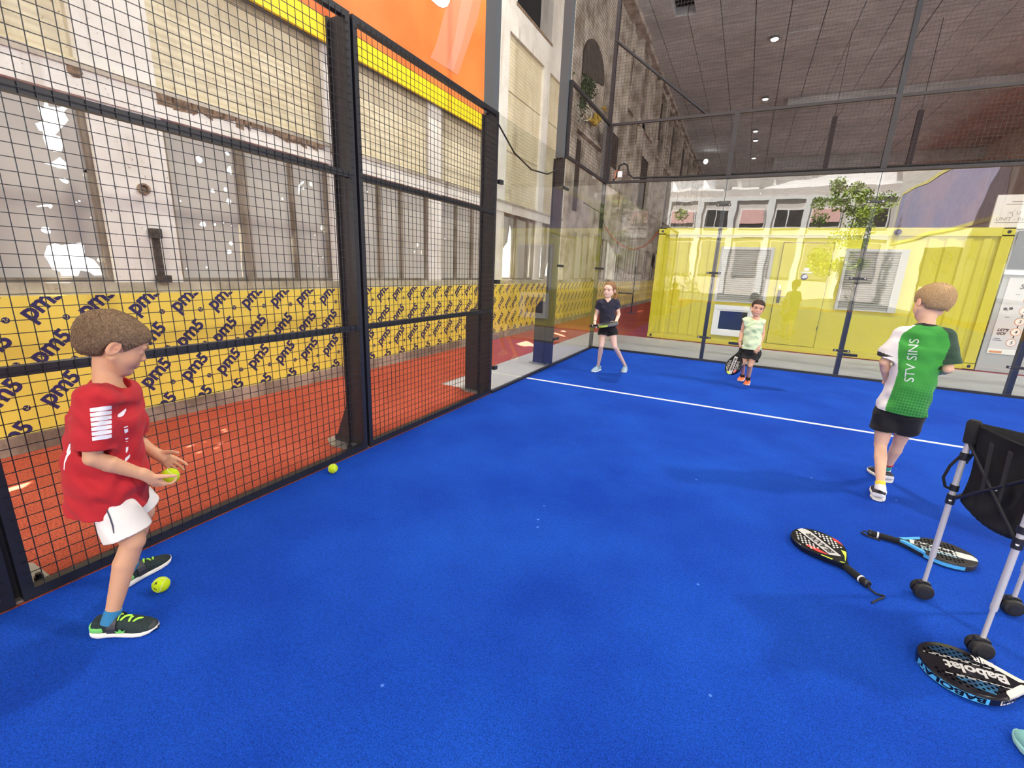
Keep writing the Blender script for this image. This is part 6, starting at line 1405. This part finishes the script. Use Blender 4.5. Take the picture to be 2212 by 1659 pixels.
HOLE = mat('hole_shade_black', (.004, .004, .005), 1.0, spec=0); RB = mat('racket_black', srgb(18, 18, 22), .22, spec=.6); RGR = mat('grip_black', srgb(22, 22, 24), .8, bump=.6, bscale=350); WP = mat('racket_white_print', srgb(205, 204, 202), .4); LIME = mat('lime_print', srgb(206, 234, 84), .5); RDP = mat('racket_red', srgb(206, 56, 52), .5)
SKB = mat('racket_sky_blue', srgb(84, 176, 232), .35); CRM = mat('racket_cream', srgb(236, 228, 212), .35); DKB = mat('racket_deep_blue', srgb(30, 62, 92), .35)
# black racket lying left
X1 = on_floor((3.262, -5.985), (3.035, -5.625))
bt = MB
band1 = [(.19, -.026), (.205, .03), (.445, .034), (.456, .0), (.445, -.018), (.42, -.03)]
e, fr = racket('black padel racket with a pale lettered band, lying left of the ball cart', {'face': RB, 'grip': RGR}, X1, ('BLAXXIR', M['rubber']), .047, bands=[(band1, WP), ([(.205, .036), (.235, .075), (.29, .10), (.30, .08), (.25, .05)], RDP), ([(.28, -.118), (.33, -.125), (.36, -.115), (.33, -.10)], RDP), ([(.225, -.085), (.245, -.07), (.19, -.045), (.15, -.012), (.155, -.02), (.19, -.055)], LIME), ([(.17, .04), (.21, .075), (.205, .08), (.165, .05)], LIME), ([(.135, .0), (.148, .012), (.148, .022), (.137, .015)], LIME)],
    dot_mat=mat('white_dots', srgb(235, 235, 228), .5), dot_skip=lambda x, y: -.04 < y < .045 or x < .25, text_x=.215, text_y=-.012,
    cord=[X1 @ Vector((-.005, 0, 0)), X1 @ Vector((-.03, .006, -.008)), X1 @ Vector((-.055, .0, -.013)), X1 @ Vector((-.075, -.03, -.013)), X1 @ Vector((-.055, .0, -.013)) if False else X1 @ Vector((-.085, -.01, -.013)), X1 @ Vector((-.10, .04, -.013)), X1 @ Vector((-.115, .075, -.013))])
# sky blue racket behind the cart
X2 = on_floor((3.392, -5.405), (3.845, -5.462))
e, fr = racket('black and sky blue padel racket lying behind the ball cart leg', {'face': mat('racket_charcoal', srgb(52, 50, 50), .35, col2=srgb(28, 28, 30), vscale=14), 'grip': RGR}, X2, ('Babolat', RB), .056,
    bands=[([(.175, -.02), (.175, .03), (.44, .034), (.455, .01), (.455, -.018), (.40, -.03)], mat('pale_band', srgb(206, 212, 208), .4)), ([(.22, -.055), (.38, -.045), (.36, -.035), (.22, -.03)], mat('pale_blue_band', srgb(150, 190, 205), .4))], throat=SKB, dot_skip=None, text_x=.19, text_y=-.014,
    cord=[X2 @ Vector((-.005, 0, 0)), X2 @ Vector((-.03, .004, .0)), X2 @ Vector((-.045, -.01, -.008)), X2 @ Vector((-.02, -.022, -.012)), X2 @ Vector((.03, -.03, -.013)), X2 @ Vector((.045, -.036, -.013))])
rim_band(fr, X2, .034, .66, .86, SKB); rim_band(fr, X2, .034, .505, .56, SKB, 'BA', RB)
# black racket with white throat, in front
X3 = on_floor((3.795, -6.405), (3.343, -6.452))
lw = lambda y, x0, x1: [(x0, y - .0015), (x1, y - .0015), (x1, y + .0015), (x0, y + .0015)]
e, fr = racket('black padel racket with white throat, blue lettered rim and pink grip, lying in front', {'face': mat('racket_gloss_black', srgb(20, 20, 28), .2, spec=.6), 'grip': mat('pink_grip', srgb(238, 132, 170), .7, bump=.4, bscale=300)}, X3, ('Babolat', WP), .064,
    bands=[([(.24, .05), (.30, .045), (.37, .06), (.33, .09), (.27, .10)], mat('blue_fade', srgb(64, 150, 200), .3, col2=srgb(26, 60, 96), vscale=9)), ([(.27, -.06), (.33, -.05), (.41, -.07), (.36, -.10), (.29, -.095)], mat('blue_fade2', srgb(30, 80, 120), .3, col2=srgb(24, 34, 56), vscale=9)), (lw(.044, .19, .36), WP), (lw(.05, .30, .40), WP), (lw(-.040, .18, .43), WP), (lw(-.047, .28, .40), WP), ([(.19, -.055), (.23, -.06), (.235, -.066), (.2, -.064)], WP)], throat=CRM, text_x=.185, text_y=-.02,
    dot_skip=lambda x, y: abs(y) < .03)
flat_text('lettering', 'AIR', tuple(X3 @ Vector((.20, -.075, .0178))), .04, WP, fr, u=tuple(X3.to_3x3() @ Vector((.97, -.24, 0))), v=tuple(X3.to_3x3() @ Vector((.24, .97, 0))), bold=.001)
rim_band(fr, X3, .034, .235, .50, SKB, 'BABOLAT', RB, .012); rim_band(fr, X3, .034, .10, .19, CRM, 'Babolat', RB, .010)
# girl's racket
gp = GIRL['grip']; X4 = pose(Vector(gp) - Vector(GIRL['dir']) * .06, GIRL['dir'], Vector((0, 0, 1)) + Vector(GIRL['rt']) * .1 - Vector(unit(CAM - A3(gp))) * -.35)
e, fr = racket('dark padel racket with lime rim held by the girl', {'face': mat('racket_grey', srgb(96, 98, 98), .35), 'grip': RGR}, X4, None, dot_skip=lambda x, y: False)
for a0, a1 in ((.12, .36),): rim_band(fr, X4, .034, a0, a1, LIME, hh=.013)
rim_band(fr, X4, .034, .64, .9, LIME, hh=.013)
# small boy's racket
B_, Z_ = SMALL['B'], SMALL['Z']; tipp = at(*Z_(225, 1300)[:2], B_, -.16); d5 = unit(tipp - SMALL['grip']); n5 = SMALL['toc'] * .75 - SMALL['rt'] * .66
X5 = pose(Vector(SMALL['grip'] - d5 * .05), d5, Vector(n5))
e, fr = racket('black padel racket with pale band and lime tip hanging from the small boy hand', {'face': RB, 'grip': RGR}, X5, ('BLAXXIR', M['rubber']), .047, bands=[(band1, WP), ([(.43, -.06), (.455, -.02), (.456, .0), (.43, .0), (.41, -.04)], LIME), ([(.40, .05), (.43, .07), (.40, .095), (.37, .08)], RDP)], dot_mat=mat('white_dots2', srgb(235, 235, 228), .5), dot_skip=lambda x, y: -.04 < y < .045 or x < .25, text_x=.215, text_y=-.012)
# ================================================================== ball cart
ca_ = empty('ball_cart', (3.70, -6.07, 0), 'black fabric ball cart on aluminium legs with fat black wheels, at the right edge', 'cart')
ALU = mat('brushed_aluminium', srgb(206, 205, 206), .4, metal=.25, bump=.05)
FAB = mat('black_fabric', srgb(24, 24, 27), .85, bump=.3, bscale=220)
P = [Vector(p) for p in ((3.484, -5.935, 0), (3.825, -5.862, 0), (3.918, -6.20, 0), (3.577, -6.272, 0))]
cen = sum(P, Vector()) / 4
for i, p in enumerate(P):
    lg = MB().tube([p + Vector((0, 0, .07)), p + Vector((0, 0, .24))], .0085, 12).tube([p + Vector((0, 0, .22)), p + Vector((0, 0, .86))], .0115, 14).build('leg', ALU, ca_, smooth=True)
    for z_ in (.232,): MB().tube([p + Vector((0, 0, z_)), p + Vector((0, 0, z_ + .012))], .0125, 12).build('ferrule', ALU, lg, smooth=True)
    for z_, hgt in ((.50, .045), (.565, .028), (.715, .034)):
        MB().tube([p + Vector((0, 0, z_)), p + Vector((0, 0, z_ + hgt))], .0165, 14).build('collar', M['black'], lg, smooth=True)
    out = (p - cen); out.z = 0; out.normalize()
    MB().lathe(p + Vector((0, 0, .513)) + out * .0, Vector(CAM - A3(p)).normalized(), [(.016, .006), (.019, .005)], 10).build('rivet', M['white'], lg)
    # double wheel
    axd = Vector((.10, -1, 0)).normalized()
    c = p + Vector((0, 0, .040)); 
    w_ = empty('x', tuple(c)) if False else None
    for s_, t0 in ((1, 'a'), (-1, 'b')):
        wl = MB().lathe(c + axd * (.004 * s_), axd * s_, [(0, .037), (.004, .0395), (.018, .0395), (.025, .036), (.027, .030)], 24).build('wheel', M['rubber'], ca_, smooth=True)
        if s_ == 1: MB().lathe(c + axd * .031, axd, [(0, .024), (.003, .022)], 20).build('hub_cap', mat('wheel_hub', srgb(34, 34, 36), .5), wl, smooth=True)
    MB().prism([c + Vector((0, 0, .0)) + axd * -.012 + Vector((-axd.y, axd.x, 0)) * a + Vector((0, 0, b_)) for a, b_ in ((-.030, .018), (-.022, .042), (0, .05), (.022, .042), (.030, .018), (0, .02))], axd * .024).build('wheel_fork', M['black'], ca_)
# cross braces under the basket (folding X frame)
for a, b_ in ((0, 1), (1, 2), (2, 3), (3, 0)):
    A_, B2 = P[a], P[b_]; MB().tube([A_ + Vector((0, 0, .52)), B2 + Vector((0, 0, .80))], .007, 8).tube([A_ + Vector((0, 0, .80)), B2 + Vector((0, 0, .52))], .007, 8).build('scissor_bar', M['black'], ca_, smooth=True)
    mid_ = (A_ + B2) / 2 + Vector((0, 0, .66)); nn = Vector((B2 - A_)).cross(Vector((0, 0, 1))).normalized(); MB().lathe(mid_ + nn * .004, nn, [(0, .008), (.012, .007), (.014, .004)], 12).build('rivet', M['white'], ca_, smooth=True)
# fabric basket: top hem around the legs, tapering saggy bag
def ringpts(z, ins, bulge, n=10):
    out = []
    for i in range(4):
        a, b_ = P[i], P[(i + 1) % 4]
        for j in range(n):
            t = j / n; q = a.lerp(b_, t); q = cen + (q - cen) * (1 - ins); sag = math.sin(PI * t); q = q + (cen - q).normalized() * (bulge * sag); q.z = z; out.append(q)
    return out
lev = [(.885, -.03, .03, 0, .01), (.90, -.005, .03, 0, .012), (.885, .02, .03, 0, .012), (.84, .05, .035, .0, .0), (.74, .10, .03, .0, .0), (.64, .12, .02, .0, .0), (.56, .10, .015, .0, .012), (.50, .06, .0, .0, .0)]
rr = random.Random(2); vs = []; n = 40
for li, (z, ins, bu_, _, sg) in enumerate(lev):
    for k, q in enumerate(ringpts(0, ins, bu_)):
        t = (k % 10) / 10; q.z = z - (.022 * math.sin(PI * t) if li < 4 else 0) - (.035 * math.sin(PI * t) if li >= 6 else 0) + rr.uniform(-.003, .003); q += Vector((rr.uniform(-.003, .003), rr.uniform(-.003, .003), 0)); vs.append(q)
fs = [(l * n + i, l * n + (i + 1) % n, (l + 1) * n + (i + 1) % n, (l + 1) * n + i) for l in range(len(lev) - 1) for i in range(n)] + [tuple((len(lev) - 1) * n + i for i in range(n))]
o = MB().add(vs, fs).build('basket', FAB, ca_, smooth=True); sdm = o.modifiers.new('thick', 'SOLIDIFY'); sdm.thickness = .004; ssm = o.modifiers.new('sub', 'SUBSURF'); ssm.levels = 2; ssm.render_levels = 2
for i, p in enumerate(P):   # corner sleeves over the leg tops
    MB().tube([p + Vector((0, 0, .795)), p + Vector((0, 0, .82)), p + Vector((0, 0, .885)), p + Vector((0, 0, .90))], [.020, .022, .026, .018], 14).build('corner_sleeve', FAB, ca_, smooth=True)
for t in (.38, .62):        # webbing handles on the front faces
    for a, b_ in ((0, 3),):
        q = P[a].lerp(P[b_], t); ins = lambda z, k: (cen + (Vector((q.x, q.y, 0)) - cen) * (1 - k)) + (q - cen).normalized() * .0 + Vector((0, 0, z))
        MB().bar(ins(.84, -.08), ins(.62, .02), .03, .003).build('webbing', mat('webbing', srgb(40, 40, 42), .9), ca_)
MB().tube([P[0] + Vector((-.01, -.005, .74)), P[0] + Vector((-.04, -.01, .68)), P[0] + Vector((-.05, -.01, .62)), P[0] + Vector((-.035, -.01, .58)), P[0] + Vector((-.012, 0, .57))], .006, 8).build('strap_loop', FAB, ca_, smooth=True)
MB().tube([P[0] + Vector((.015, 0, .84)), P[0] + Vector((.03, 0, .77)), P[0] + Vector((.012, 0, .70))], .005, 8).build('strap_loop', FAB, ca_, smooth=True)
# ================================================================== floodlights: one on the grey mast, the others added out of view
def flood(x, y, z, tgt, w, label):
    e = empty('court_floodlight', (x, y, z), label, 'lamp', None)
    d_ = (Vector(tgt) - Vector((x, y, z))).normalized()
    MB().lathe(Vector((x, y, z)) - d_ * .12, d_, [(0, .1), (.05, .3), (.1, .32)], 4).build('housing', M['grey_steel'], e)
    area('flood_lamp', tuple(Vector((x, y, z)) + d_ * .02), tgt, .5, w, (1, .95, .86))
flood(-.12, -2.0, 8.6, (4.5, -4, 0), 620, 'floodlight on the grey mast above the side glass')
flood(10.2, -2.0, 8.6, (0, -3, 1.5), 740, 'floodlight added out of view at the far right, aimed at the left wall')  # added unseen lamp, brightens the left wall and far turf
flood(10.2, -12.0, 8.6, (0, -4.5, 2.2), 260, 'floodlight added out of view at the near right to brighten the left wall')  # unseen lamp added to lift the left wall
flood(-.12, -14.0, 8.6, (4, -6, 0), 25, 'weak floodlight added out of view at the near left')  # faint unseen lamp added for light from the camera side
